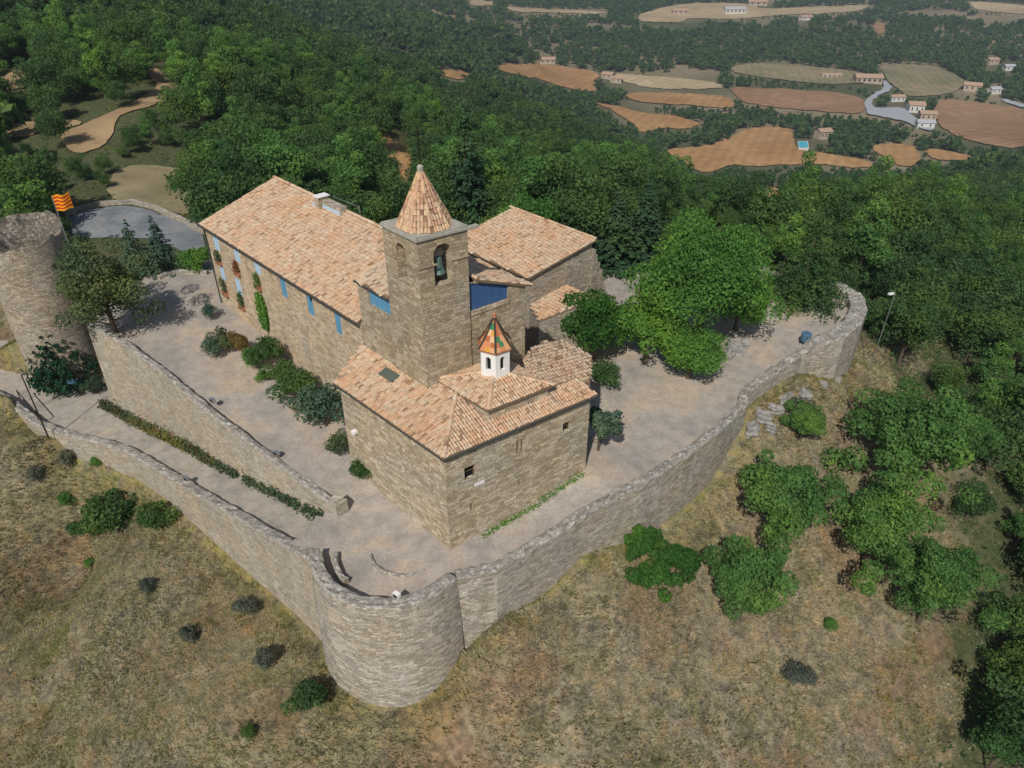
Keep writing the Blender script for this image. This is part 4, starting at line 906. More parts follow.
def conifer_mesh(name, seed, Rr, Hh, levels, per, size, mat, base=.06, density=26, droop=.25):
    rg = np.random.default_rng(seed); cs = []; ns = []
    for i in range(levels):
        f = i/(levels-1); z = Hh*(base+(1-base)*f*.97); r = Rr*(1-f)**.85*(1+rg.normal(0, .08))+.08*Rr*.5
        for k in range(max(4, int(per*(1-f*.6)))):
            a = rg.uniform(0, 2*math.pi); L = r*rg.uniform(.75, 1.12); m_ = max(5, int(density*L/Rr))
            t = rg.uniform(.12, 1, m_)**.8; w = .17*L*(1.15-t); x = t*L; y = rg.normal(0, 1, m_)*w; zz = z-droop*t**1.6*L+rg.normal(0, .05*L, m_)
            ca, sa = math.cos(a), math.sin(a); cs.append(np.stack([x*ca-y*sa, x*sa+y*ca, zz], 1)); ns.append(np.tile([ca*.4, sa*.4, .8], (m_, 1)))
    c = np.concatenate(cs); V, Fm = leaves(c, np.concatenate(ns), size, rg); me = npmesh(name, V, Fm); me.materials.append(M[mat]); return me
def trunk_mesh(name, Hh, r, seed, limbs=5, spread=1.5, top=.75, fork=.25):
    rnd = random.Random(seed); m = MB(); pts = [Vector((0, 0, -.8))]; 
    for i in range(1, 6): f = i/5; pts.append(Vector((rnd.uniform(-.12, .12)*Hh*.15*f, rnd.uniform(-.12, .12)*Hh*.15*f, Hh*top*f)))
    m.tube(pts, [r*1.3, r, r*.8, r*.6, r*.42, r*.2], 7)
    for k in range(limbs):
        f = fork+(.85-fork)*k/limbs; p = pts[0].lerp(pts[-1], f); i = min(4, int(f*5)); p = pts[i].lerp(pts[i+1], f*5-i) if i < 5 else p
        a = k*2.4+rnd.random(); L = spread*(1.1-f*.6); q = p+Vector((math.cos(a)*L, math.sin(a)*L, L*.55)); mid = p.lerp(q, .5)+Vector((0, 0, -.08*L)); m.tube([p, mid, q], [r*.4, r*.25, r*.08], 5)
    me = m.mesh(name, smooth=True); me.materials.append(M['bark']); return me
M['light'] = leaf('light_green_leaves', (.07, .13, .055), (.14, .215, .088))
KN = {}
def kind(key, crown, trunk): KN[key] = (crown, trunk)
for i in range(4): kind(('oak', i), crown_mesh('oak_crown', 100+i, 3.2, 7.5, 30, 5200, .17, 'oak', base=.12, irregular=.3), trunk_mesh('oak_trunk', 7.5, .2, i))
for i in range(2): kind(('pineforest', i), crown_mesh('wood_pine_crown', 130+i, 2.4, 9, 26, 4600, .16, 'pine', base=.3, irregular=.3), trunk_mesh('wood_pine_trunk', 9, .17, 10+i))
for i in range(3): kind(('mid', i), crown_mesh('mid_crown', 150+i, 3.2, 7.0, 18, 1100, .34, ('far_oak', 'far_oak', 'light')[i], base=.1, irregular=.3), trunk_mesh('mid_trunk', 7, .2, 20+i, 2))
for i in range(3): kind(('far', i), crown_mesh('far_crown', 170+i, 3.6, 6.8, 9, 190, .85, 'far_oak', base=.08, irregular=.25), trunk_mesh('far_trunk', 6.5, .2, 25+i, 0))
kind('big', crown_mesh('big_crown', 201, 6.4, 12.5, 85, 46000, .14, 'bright', base=.12, lobe=.26, irregular=.15), trunk_mesh('big_trunk', 11, .45, 31, 9, 4.0))
kind('broad', crown_mesh('broad_crown', 202, 3.4, 6.0, 40, 16000, .12, 'bright', base=.05, lobe=.3), trunk_mesh('broad_trunk', 5.5, .22, 32, 6, 1.8))
kind('darkbush', crown_mesh('dense_crown', 203, 2.9, 4.8, 34, 14000, .12, 'fig', base=.02, lobe=.32), trunk_mesh('dense_trunk', 4, .2, 33, 5, 1.5))
kind('cedar', conifer_mesh('cedar_crown', 204, 4.4, 7.5, 17, 24, .13, 'oak', base=.1, density=70, droop=.1), trunk_mesh('cedar_trunk', 7.2, .25, 34, 0, top=.95))
kind('stonepine', crown_mesh('pine_crown', 205, 3.1, 5.6, 60, 22000, .095, 'pine', base=.14, lobe=.22, irregular=.3), trunk_mesh('pine_trunk', 5.4, .16, 35, 8, 1.9))
kind('stonepine2', crown_mesh('pine_crown', 206, 3.3, 6.4, 64, 24000, .095, 'pine', base=.1, lobe=.22, irregular=.3), trunk_mesh('pine_trunk', 6, .17, 36, 8, 2.0))
kind('fig', crown_mesh('fig_crown', 207, 1.9, 2.6, 18, 4200, .12, 'fig', base=0, lobe=.38, irregular=.25), trunk_mesh('fig_stem', 2.2, .1, 37, 6, 1.0))
kind('spruce', conifer_mesh('spruce_crown', 208, 3.6, 15, 30, 15, .24, 'spruce', density=34), trunk_mesh('spruce_trunk', 14, .25, 38, 0, top=.98))
kind('bluespruce', conifer_mesh('blue_spruce_crown', 209, 2.2, 6.5, 22, 14, .13, 'bluespruce', density=34), trunk_mesh('blue_spruce_trunk', 6, .14, 39, 0, top=.98))
kind('greentip', conifer_mesh('juniper_crown', 210, 3.0, 4.4, 13, 16, .14, 'cypress', density=50, droop=-.25), trunk_mesh('juniper_trunk', 4, .15, 40, 0, top=.95))
kind('drooping', crown_mesh('drooping_crown', 211, 3.7, 9.5, 64, 21000, .11, 'olive', base=.0, lobe=.26, irregular=.35), trunk_mesh('drooping_trunk', 9.3, .22, 41, 14, 3.0, top=.98))
kind('smalltree', crown_mesh('small_crown', 212, 1.9, 4.2, 26, 2600, .14, 'bluespruce', base=.3, lobe=.26, irregular=.35), trunk_mesh('small_trunk', 4, .1, 42, 7, 1.3))
for nm, mt, sd in (('shrub', 'oak', 213), ('blueshrub', 'bluespruce', 214), ('oliveshrub', 'olive', 215), ('greyshrub', 'greyshrub', 216), ('brightshrub', 'bright', 217), ('brownshrub', 'brownshrub', 218)):
    kind(nm, crown_mesh(nm+'_foliage', sd, 1.0, 1.6, 18, 2800, .065, mt, base=0, lobe=.4, irregular=.2), trunk_mesh(nm+'_stem', 1.3, .05, sd, 4, .5))
kind('cypresscol', crown_mesh('column_crown', 219, .9, 9, 34, 3000, .17, 'spruce', base=.03, lobe=.55), trunk_mesh('column_trunk', 8, .13, 43, 0))
def plant(name, key, loc, h=1., w=1., rz_=None, label='', cat='tree', group=None, parts=('crown', 'trunk')):
    o = bpy.data.objects.new(name, None); C.objects.link(o); o.location = loc; o.scale = (w, w, h); o.rotation_euler = (0, 0, random.uniform(0, 6.28) if rz_ is None else rz_); o.empty_display_size = .5
    tag(o, label, cat, group)
    for pn, me in zip(parts, KN[key]):
        c = bpy.data.objects.new(pn, me); C.objects.link(c); c.parent = o
    return o
def gz(px, py):
    return hit(px, py)
def on_court(px, py, z=1.5):
    for _ in range(6): q = P(px, py, z); z = float(court_h(np.array([q[0]]), np.array([q[1]]))[0])
    return P(px, py, z)
SP = ('foliage', 'stem')
NEAR = []
def T(name, key, loc, h, w, label, cat='tree', **k): NEAR.append((loc[0], loc[1], w)); return plant(name, key, loc, h, w, label=label, cat=cat, **k)
T('broadleaf_tree', 'big', on_court(696, 352), 1.0, .98, 'largest bright green broadleaf tree shading the right hand terrace')
T('broadleaf_tree', 'broad', on_court(645, 362), 1.05, 1.0, 'rounded light green tree just left of the largest terrace tree')
T('broadleaf_tree', 'broad', on_court(688, 378), .8, .9, 'low bright green tree at the front foot of the largest terrace tree')
T('broadleaf_tree', 'broad', on_court(735, 330), .8, .85, 'light green tree on the right flank of the largest terrace tree')
T('broadleaf_tree', 'darkbush', on_court(592, 362), 1.35, 1.15, 'dense dark green rounded tree beside the lean-to roof', )
T('cedar', 'cedar', on_court(800, 300), 1.0, 1.0, 'dark spreading cedar at the far right end of the terrace')
T('small_tree', 'smalltree', on_court(598, 450), .95, .95, 'small blue green tree at the right corner of the chapel')
T('shrub', 'shrub', on_court(603, 385), 1.4, 1.5, 'dark green shrub between the chapel and the terrace trees', 'shrub', parts=SP)
T('broadleaf_tree', 'broad', (2.2, 76, 1), 1.4, 1.2, 'bright green rounded tree rising right behind the stone barn')
T('spruce', 'spruce', D(468, 232, 84), 1.0, 1.0, 'tall dark conical spruce behind the bell tower')
T('spruce', 'spruce', D(642, 262, 75), .62, .9, 'dark conifer between the barn and the largest terrace tree')
T('spruce', 'spruce', D(614, 268, 74), .6, .95, 'dark conifer directly right of the stone barn')
# trees by the ruined tower
T('drooping_tree', 'drooping', P(122, 350, 1.2), 1.15, 1.08, 'tall grey green drooping tree between the ruined tower and the courtyard')
T('blue_spruce', 'bluespruce', P(142, 278, 2.6), 1.0, 1.0, 'blue green spruce behind the drooping tree, left of the pair')
T('blue_spruce', 'bluespruce', P(166, 274, 2.8), 1.0, 1.0, 'blue green spruce behind the drooping tree, right of the pair')
T('juniper', 'greentip', P(68, 386, -4.9), 1.6, 1.15, 'dark green spreading juniper at the foot of the ruined round tower', 'tree')
T('shrub', 'oliveshrub', P(95, 392, -4.7), 1.0, 1.15, 'olive green bush beside the juniper at the tower foot', 'shrub', parts=SP)
T('shrub', 'brightshrub', P(200, 273, 2.8), 1.9, 2.0, 'bright green bush at the far left corner of the long house', 'shrub', parts=SP)
T('shrub', 'brightshrub', P(20, 340, -5), .9, .6, 'narrow green bush at the left edge of the round tower', 'shrub', parts=SP)
for (px, py, key, h, w, lab) in ((217, 357, 'blueshrub', 1.2, 1.05, 'blue grey bush standing out in the courtyard by the house corner'), (229, 352, 'oliveshrub', 1.5, .9, 'olive green bush against the house wall, next to the blue grey bush'), (243, 356, 'brownshrub', 1.5, .95, 'brownish green bush against the house wall below the flower boxes'), (258, 367, 'brightshrub', 1.3, 1.2, 'light green bush below the climbing plant'), (271, 369, 'shrub', 2.0, 1.4, 'dark green bush at the foot of the climbing plant'), (285, 385, 'shrub', 1.4, 1.5, 'dark bush in the middle of the row along the house'), (264, 380, 'brightshrub', .6, .7, 'low bright green bush in front of the row along the house'), (298, 398, 'shrub', 1.6, 1.8, 'large dark green bush in the row along the house'), (313, 414, 'blueshrub', 1.6, 1.8, 'blue green bush near the long end of the house row'), (326, 426, 'blueshrub', 1.8, 2.0, 'largest blue green bush, beside the chapel wall'), (340, 456, 'oliveshrub', 1.3, .95, 'olive bush at the left corner of the chapel'), (362, 478, 'shrub', .95, 1.0, 'small round dark green bush alone in front of the chapel'), (212, 320, 'blueshrub', 1.0, .7, 'small blue green bush at the base of the house drainpipe')):
    T('shrub', key, on_court(px, py), h, w, lab, 'shrub', parts=SP)
# right slope
for (px, py, key, h, w, lab) in ((774, 548, 'stonepine', 1.55, 1.2, 'green pine below the rampart wall, uppermost left of the slope group'), (738, 618, 'stonepine', 1.35, 1.02, 'green pine lowest and nearest on the slope, leaning over dry grass'), (890, 490, 'stonepine2', 1.6, 1.6, 'largest pine high on the right slope'), (862, 572, 'stonepine2', 1.4, 1.22, 'middle pine of the tight group on the right slope'), (918, 622, 'stonepine2', 1.3, 1.25, 'rounded pine at the lower right of the slope group'), (952, 470, 'stonepine', 1.2, .9, 'pine behind the slope group on its right side'), (800, 440, 'stonepine', .6, .6, 'small pine by the pale rocks below the rampart')):
    T('pine_tree', key, hit(px, py), h, w, lab, 'tree')
for (px, py, h, w, lab) in ((636, 560, 1.15, .75, 'upper left fig bush against the rampart wall'), (650, 588, 1.0, .9, 'lower fig bush on the dry slope'), (676, 572, 1.0, .95, 'right hand fig bush on the dry slope'),):
    T('fig_bush', 'fig', hit(px, py), h, w, lab, 'shrub', parts=SP)
for (px, py, key, h, w, lab) in ((118, 532, 'shrub', 2.6, 2.5, 'large dark green bush on the left slope below the outer wall'), (158, 530, 'shrub', 1.8, 1.5, 'dark green bush touching the outer wall on the left slope'), (100, 538, 'shrub', 2.0, 1.6, 'left lobe bush beside the large dark green bush'), (67, 505, 'brightshrub', .9, .9, 'bright green bush high on the left slope'), (76, 532, 'shrub', .7, .75, 'small green bush left of the large dark bush'), (92, 566, 'brightshrub', .6, .6, 'tiny bright green bush below the large dark bush'), (98, 468, 'brightshrub', .8, .55, 'bright green bush right below the outer wall bend'), (310, 708, 'shrub', 1.45, 1.3, 'dark round bush at the foot of the front bastion'), (251, 738, 'shrub', .8, .55, 'small dark bush near the bottom edge'), (265, 668, 'greyshrub', 1.1, .8, 'grey green bush left of the bastion foot'), (828, 628, 'brightshrub', .6, .65, 'small green bush alone on the dry right slope'), (795, 680, 'greyshrub', .9, 1.3, 'dull grey green bush low on the right slope'), (70, 468, 'greyshrub', 1.3, .8, 'grey dead looking bush on the upper left slope'), (40, 480, 'greyshrub', 1.0, .8, 'grey bush at the left of the upper slope'), (800, 418, 'olive' if False else 'oliveshrub', 1.2, 1.4, 'olive bush beside the pale rocks below the rampart'), (190, 640, 'greyshrub', .9, .8, 'grey green bush in the middle of the left slope'), (245, 612, 'greyshrub', .8, 1.0, 'low grey bush on the slope below the outer wall'), (150, 590, 'greyshrub', .7, .8, 'small grey bush on reddish soil of the left slope')):
    T('shrub', key, hit(px, py), h, w, lab, 'shrub', parts=SP)
# climbing plant and flower boxes on the house
def foliage_patch(name, box, n, size, mat, origin, axis, thick=.35, seed=1):
    rg = np.random.default_rng(seed); s = rg.uniform(box[0], box[1], n); z = rg.uniform(box[2], box[3], n); c0, c1 = (box[0]+box[1])/2, (box[2]+box[3])/2
    k = ((s-c0)/(box[1]-box[0])*2)**2+((z-c1)/(box[3]-box[2])*2)**2 < 1.1; s = s[k]; z = z[k]; o = -rg.uniform(.02, thick, len(s)); ax = np.array([axis[0], axis[1], 0]); bx = np.array([-axis[1], axis[0], 0])
    c = np.array([origin[0], origin[1], 0])+s[:, None]*ax+o[:, None]*bx; c[:, 2] = z; V, Fm = leaves(c, np.tile(-bx, (len(s), 1)), size, rg); me = npmesh(name, V, Fm); me.materials.append(M[mat]); return me
s, z = on_face(HF, HO, 262, 304); s2, zb2 = on_face(HF, HO, 270, 330)
cl = empty('climbing_plant', V3(HF+hd_*s, 3), 'tall green climbing plant growing up the house wall', 'climber')
o = link('foliage', foliage_patch('climber', (s-.75, s+.9, z-2.4, z+1.2), 1700, .12, 'bright', HF, ha), None, cl); o.location = -cl.location
m = MB(); q = HF+hd_*(s+.2)-Nn*.06; m.tube([V3(q, 2.4), V3(q-hd_*.1, z)], .03, 5); m.build('stem', M['bark'], cl)
for i, (px, py, h, mt, lab) in enumerate(((219, 257, 1.1, 'olive', 'flower box below the top left house window'), (237.5, 267.5, 1.1, 'red_flower', 'reddish brown flower box below the second house window of the top row'), (258.5, 281, 1.3, 'oak', 'dark green flower box below the third house window of the top row'), (225, 286.5, 1.5, 'olive', 'yellow green flower box below the lower left house window'), (242, 300.5, 1.4, 'oak', 'green flower box below the lower right house window'))):
    s, z = on_face(HF, HO, px, py); t = empty('flower_box', V3(HF+hd_*s, z), lab, 'flower box')
    m = MB(); m.box(s-.4, -.3, z-.62*h, s+.4, -.003, z-.3*h, HF, ha); m.build('box', M['terracotta'], t)
    o = link('flowers', foliage_patch('box_plants', (s-.45, s+.45, z-.65*h, z+.65*h), 420, .085, mt, HF, ha, seed=i), None, t); o.location = -t.location
# ------------------------------------------------------------------ poles, sign things
def pole(name, base, top, label, cat, arm=None, r=.06, mat='iron', lamp=False):
    t = empty(name, tuple(base), label, cat); m = MB(); m.tube([Vector(base)-Vector((0, 0, .4)), Vector(top)], [r, r*.7], 7); m.build('post', M[mat], t)
    if arm: m = MB(); m.tube([Vector(top), Vector(top)+Vector(arm)], r*.5, 6); m.build('arm', M[mat], t)
    if lamp:
        q = Vector(top)+Vector(arm or (0, 0, 0)); m = MB(); m.box(-.3, -.12, -.05, .3, .12, .1, q, (.9, .3)); m.build('lamp_head', M['white'], t)
    return t
b = Vector(P(47, 434, -4.2)); pole('lamp_post', b, b+Vector((0, 0, 6.3)), 'dark lamp post leaning over the path by the outer wall', 'lamp post', (.5, .2, .0), .07)
b = Vector(P(20, 398, -4.6)); m = MB(); 
e_ = Vector(P(39, 420, -4.4)); t = empty('metal_barrier', tuple(b), 'dark metal barrier on the path near the lamp post', 'barrier')
m.tube([b+Vector((0, 0, .9)), e_+Vector((0, 0, .9))], .05, 6); m.build('rail', M['iron'], t); m = MB(); m.tube([b, b+Vector((0, 0, .95))], .05, 6); m.build('upright', M['iron'], t); m = MB(); m.tube([e_, e_+Vector((0, 0, .95))], .05, 6); m.build('upright', M['iron'], t)
b = Vector(hit(858, 345)); b = Vector((36.0, 63.0, -4)); pole('lamp_post', b, b+Vector((.2, 0, 8.6)), 'slim grey lamp post outside the rounded end of the right rampart', 'lamp post', (-.5, -.2, 0), .05, 'greymetal', True)
b = Vector(hit(977, 430)); pole('utility_pole', b, b+Vector((.2, 0, 4.6)), 'thin pale pole standing in the scrub at the right edge', 'pole', None, .05, 'greymetal')
b = Vector(on_court(804, 345)); t = empty('litter_bin', tuple(b), 'round blue litter bin on dark legs near the right rampart', 'bin')
m = MB(); m.tube([b+Vector((0, 0, .35)), b+Vector((0, 0, .5)), b+Vector((0, 0, 1.15))], [.28, .4, .44], 14); m.tube([b+Vector((0, 0, 1.15)), b+Vector((0, 0, 1.25))], [.47, .42], 14); m.build('drum', M['blue_plastic'], t)
for k in (0, 1, 2):
    a = k*2.1+.4; m = MB(); m.tube([b+Vector((math.cos(a)*.45, math.sin(a)*.45, 0)), b+Vector((math.cos(a)*.42, math.sin(a)*.42, 1.1))], .035, 5); m.build('leg', M['iron'], t)
# blue sign board by the tower
b = Vector(P(77, 392, -4.8)); t = empty('information_board', tuple(b), 'blue grey information board at the foot of the ruined tower', 'sign')
m = MB(); m.tube([b, b+Vector((0, 0, 1.2))], .04, 6); m.build('post', M['iron'], t); m = MB(); m.box(-.5, -.03, 1.0, .5, .03, 1.5, b, (.95, .3)); m.build('panel', M['blue_plastic'], t)
# rocks under the right rampart and on the terrace
def rock(loc, sx, sy, sz_, seed, label, par=None):
    rnd = random.Random(seed); bm = bmesh.new(); bmesh.ops.create_icosphere(bm, subdivisions=3, radius=1)
    for v in bm.verts:
        k = 1+.28*math.sin(v.co.x*4+seed)*math.cos(v.co.y*5+seed*2)+.15*math.sin(v.co.z*9+seed)+rnd.uniform(-.06, .06); v.co = Vector((v.co.x*sx, v.co.y*sy, v.co.z*sz_))*k
    me = bpy.data.meshes.new('rock'); bm.to_mesh(me); bm.free(); o = link('rock', me, M['rock']); o.location = loc; o.rotation_euler = (0, 0, seed); return tag(o, label, 'rock', 'pale rocks beside the right rampart')
RL = 'pale grey rock among the boulders below the right rampart wall'
for i, (px, py, s) in enumerate(((752, 430, 1.1), (762, 418, 1.2), (776, 410, 1.0), (788, 402, 1.3), (803, 394, 1.0), (822, 385, .7), (838, 380, .6), (770, 428, .8), (795, 412, .8))):
    rock(hit(px, py), s*.75, s*.55, s*.5, i+1, RL)
for i, (px, py, s) in enumerate(((733, 352, .9), (741, 347, .8), (728, 357, .7))): rock(on_court(px, py), s, s*.8, s*1.1, i+21, 'silvery grey rock at the foot of the largest terrace tree')
# ------------------------------------------------------------------ fields, roads, far houses
def sc1(pts): return [(640+x/2.667, y/2.667) for x, y in pts]
def sc2(pts): return [(340+x/3.012, y/3.012) for x, y in pts]
def sc3(pts): return [(x/3.012, y/3.012) for x, y in pts]
FIELDS = [('ploughed_field', 'plough', sc1([(55, 402), (120, 396), (180, 392), (235, 370), (280, 344), (360, 339), (410, 348), (412, 400), (500, 414), (600, 428), (640, 448), (560, 450), (470, 437), (300, 447), (240, 440), (180, 465), (140, 455), (110, 428)])),
 ('ploughed_field', 'plough2', sc1([(238, 232), (400, 240), (600, 255), (606, 306), (480, 300), (380, 290), (290, 280), (250, 255)])),
 ('stubble_field', 'stubble', sc1([(-20, 203), (120, 212), (220, 225), (225, 238), (100, 240), (-20, 232)])),
 ('ploughed_field', 'plough', sc1([(-40, 248), (120, 250), (240, 262), (260, 292), (150, 284), (-30, 272)])),
 ('ploughed_field', 'plough', sc2([(750, 308), (850, 322), (900, 343), (1010, 352), (1090, 372), (1060, 392), (960, 388), (905, 408), (880, 370), (800, 325)])),
 ('ploughed_field', 'plough', sc2([(465, 195), (600, 195), (700, 205), (790, 222), (760, 250), (785, 280), (700, 272), (600, 240), (480, 215)])),
 ('stubble_field', 'stubble', sc2([(820, 222), (900, 228), (1040, 238), (1040, 264), (900, 258), (850, 245)])),
 ('ploughed_field', 'plough', sc2([(285, 212), (370, 215), (415, 240), (350, 242), (300, 228)])),
 ('ploughed_field', 'plough', sc2([(112, 362), (145, 368), (140, 420), (240, 455), (248, 492), (218, 560), (200, 575), (162, 540), (148, 480), (112, 425)])),
 ('ploughed_field', 'plough', sc1([(605, 388), (720, 386), (745, 408), (752, 440), (690, 448), (640, 415)])),
 ('ploughed_field', 'plough', sc1([(758, 394), (885, 418), (890, 430), (770, 430)])),
 ('dry_meadow', 'plough2', sc1([(780, 268), (860, 268), (1000, 288), (1040, 300), (1040, 404), (900, 385), (800, 345), (785, 310)])),
 ('dry_meadow', 'meadow', sc1([(625, 176), (790, 172), (872, 217), (855, 245), (760, 262), (700, 255), (650, 200)])),
 ('stubble_field', 'plough', sc1([(300, 507), (330, 499), (370, 503), (387, 515), (380, 535), (290, 535)])),
 ('stubble_field', 'stubble', sc1([(-20, 45), (90, 12), (200, 8), (320, 14), (300, 26), (440, 20), (640, 14), (560, 34), (420, 40), (280, 50), (120, 52), (20, 62)])),
 ('stubble_field', 'stubble', sc1([(870, 2), (1040, 16), (1040, 42), (900, 30)])), ('stubble_field', 'stubble', sc2([(385, 2), (470, 4), (465, 20), (390, 18)])), ('stubble_field', 'stubble', sc2([(495, 20), (600, 28), (800, 38), (800, 44), (600, 40), (520, 38)])), ('stubble_field', 'stubble', sc2([(915, 45), (1040, 50), (1040, 68), (920, 68)])),
 ('stubble_field', 'track', sc3([(410, 176), (450, 190), (505, 232), (542, 270), (535, 300), (440, 325), (352, 352), (335, 430), (235, 475), (172, 422), (200, 398), (330, 345), (440, 292), (482, 258), (440, 222)])),
 ('dry_meadow', 'meadow', sc3([(360, 500), (560, 503), (600, 560), (590, 650), (500, 640), (430, 620), (340, 610), (320, 560)])),
 ('stubble_field', 'track', sc3([(-20, 240), (95, 203), (88, 270), (-20, 275)])), ('dry_meadow', 'track', sc3([(-10, 395), (60, 370), (240, 362), (250, 380), (120, 400), (40, 425)])),
 ('ploughed_field', 'plough2', sc1([(620, 62), (660, 62), (650, 95), (625, 90)])), ('dry_meadow', 'meadow', sc1([(235, 180), (340, 165), (560, 190), (640, 205), (560, 232), (350, 212), (250, 196)]))]
def chaikin(p, n=2):
    for _ in range(n):
        q = []
        for i in range(len(p)):
            a, b = p[i], p[(i+1) % len(p)]; q += [(a[0]*.75+b[0]*.25, a[1]*.75+b[1]*.25), (a[0]*.25+b[0]*.75, a[1]*.25+b[1]*.75)]
        p = q
    return p
def drape(name, poly, mat, lift=.35):
    """polygon seen at poly (picture points), laid on the hillside"""
    rj = random.Random(len(poly)*7+int(poly[0][0])); w = [hit(px_+rj.uniform(-1.6, 1.6), py_+rj.uniform(-.6, .6)) for px_, py_ in chaikin(chaikin(poly, 1), 1)]; pol = [(p[0], p[1]) for p in w]; xs = [p[0] for p in w]; ys = [p[1] for p in w]; st_ = max((max(xs)-min(xs))/80, (max(ys)-min(ys))/80, .5)
    X, Y = np.meshgrid(np.arange(min(xs)-st_, max(xs)+2*st_, st_), np.arange(min(ys)-st_, max(ys)+2*st_, st_), indexing='ij'); x = X.ravel().copy(); y = Y.ravel().copy()
    ins = inpoly(x, y, pol); ix = np.arange(X.size).reshape(X.shape); q = np.stack([ix[:-1, :-1], ix[1:, :-1], ix[1:, 1:], ix[:-1, 1:]], -1).reshape(-1, 4)
    q = q[ins[q].sum(1) >= 1]
    if len(q) == 0: return pol
    out = np.unique(q[~ins[q]]); bx = np.full(len(out), 1e9); nx = x[out].copy(); ny = y[out].copy(); ox, oy = x[out], y[out]
    for i in range(len(pol)):
        ax, ay = pol[i]; cx, cy = pol[(i+1) % len(pol)]; t = np.clip(((ox-ax)*(cx-ax)+(oy-ay)*(cy-ay))/((cx-ax)**2+(cy-ay)**2+1e-9), 0, 1)
        px_, py_ = ax+t*(cx-ax), ay+t*(cy-ay); dd = np.hypot(ox-px_, oy-py_); k = dd < bx; bx[k] = dd[k]; nx[k] = px_[k]; ny[k] = py_[k]
    x[out] = nx; y[out] = ny
    used, inv = np.unique(q, return_inverse=True); x = x[used]; y = y[used]; z = ground(x, y)+lift*np.clip(np.hypot(x, y)/250, .3, 3)
    tag(link(name, npmesh(name, np.stack([x, y, z], -1), inv.reshape(-1, 4), smooth=True), M[mat]), kind='structure'); return pol
CLEAR = []
for nm, mt, pl in FIELDS:
    drape(nm, pl, mt); CLEAR.append(pl)
road_px = [(60, 222), (80, 213), (100, 208), (135, 206), (160, 214), (185, 224), (207, 236), (205, 262), (186, 254), (160, 240), (120, 238), (72, 240)]
drape('road', road_px, 'asphalt', .25); CLEAR.append([(x, y) for x, y in [(40, 200), (100, 196), (140, 192), (200, 206), (215, 240), (210, 280), (150, 280), (60, 270)]])
w = [hit(x, y) for x, y in ((66, 216), (80, 211), (100, 206), (135, 204), (160, 211), (185, 222), (207, 234))]
rampart('low_wall', [(p[0], p[1], p[2]+.75) for p in w][::-1], .4, -3, M['stone_wall'], 'low pale stone wall curving along the road behind the house', 'wall', 15)
w = [on_court(x, y) for x, y in ((160, 280), (172, 275), (190, 274), (207, 275))]
rampart('low_wall', [(p[0], p[1], p[2]+.45) for p in w], .4, -1, M['stone_wall'], 'low stone wall closing the far end of the gravel courtyard', 'wall', 16)
frp = sc1([(598, 305), (600, 270), (625, 250), (650, 240), (645, 222), (655, 215), (672, 235), (668, 245), (635, 258), (615, 275), (620, 292), (700, 290), (712, 300), (735, 318), (780, 345), (770, 356), (700, 325), (640, 312)])
drape('road', frp, 'far_road', .5); CLEAR.append(frp)
fr2 = sc1([(965, 265), (1040, 285), (1040, 295), (960, 272)]); drape('road', fr2, 'far_road', .5); CLEAR.append(fr2)
def far_house(px, py, wpx_, dpx, h, rot, wall, roof, label, hip=False, win=2):
    x, y, z = hit(px, py); d = math.hypot(y, H-z); sc = d/F; W = wpx_*sc; Dp = dpx*sc; t = empty('farmhouse', (x, y, z), label, 'house')
    ax = (math.cos(rot), math.sin(rot)); ox = Vector((ax[0], ax[1], 0)); oy = Vector((-ax[1], ax[0], 0)); c = Vector((x, y, z))
    def q(a, b, zz): p = c+ox*a+oy*b; return (p.x, p.y, z+zz)
    m = MB(); m.prism([q(-W/2, -Dp/2, 0)[:2], q(W/2, -Dp/2, 0)[:2], q(W/2, Dp/2, 0)[:2], q(-W/2, Dp/2, 0)[:2]], z-3, z+h)
    rh = Dp*.2; m.face([q(-W/2, -Dp/2, h), q(-W/2, Dp/2, h), q(-W/2, 0, h+rh)][::-1]); m.face([q(W/2, -Dp/2, h), q(W/2, Dp/2, h), q(W/2, 0, h+rh)]); m.build('wall', M[wall], t)
    o = .05*Dp+.3; m = MB(); m.face([q(-W/2-o, -Dp/2-o, h-.1), q(W/2+o, -Dp/2-o, h-.1), q(W/2+o, 0, h+rh+.15), q(-W/2-o, 0, h+rh+.15)]); m.face([q(-W/2-o, 0, h+rh+.15), q(W/2+o, 0, h+rh+.15), q(W/2+o, Dp/2+o, h-.1), q(-W/2-o, Dp/2+o, h-.1)]); m.build('roof', M[roof], t)
    for k in range(win):
        a = -W/2+W*(k+.5)/win; m = MB(); m.box(a-W*.04, -Dp/2-.1, h*.35, a+W*.04, -Dp/2-.02, h*.75, c, ax); m.build('window', M['dark'], t)
    CLEAR.append([(px-wpx_*.7, py-6), (px+wpx_*.7, py-6), (px+wpx_*.7, py+7), (px-wpx_*.7, py+7)])
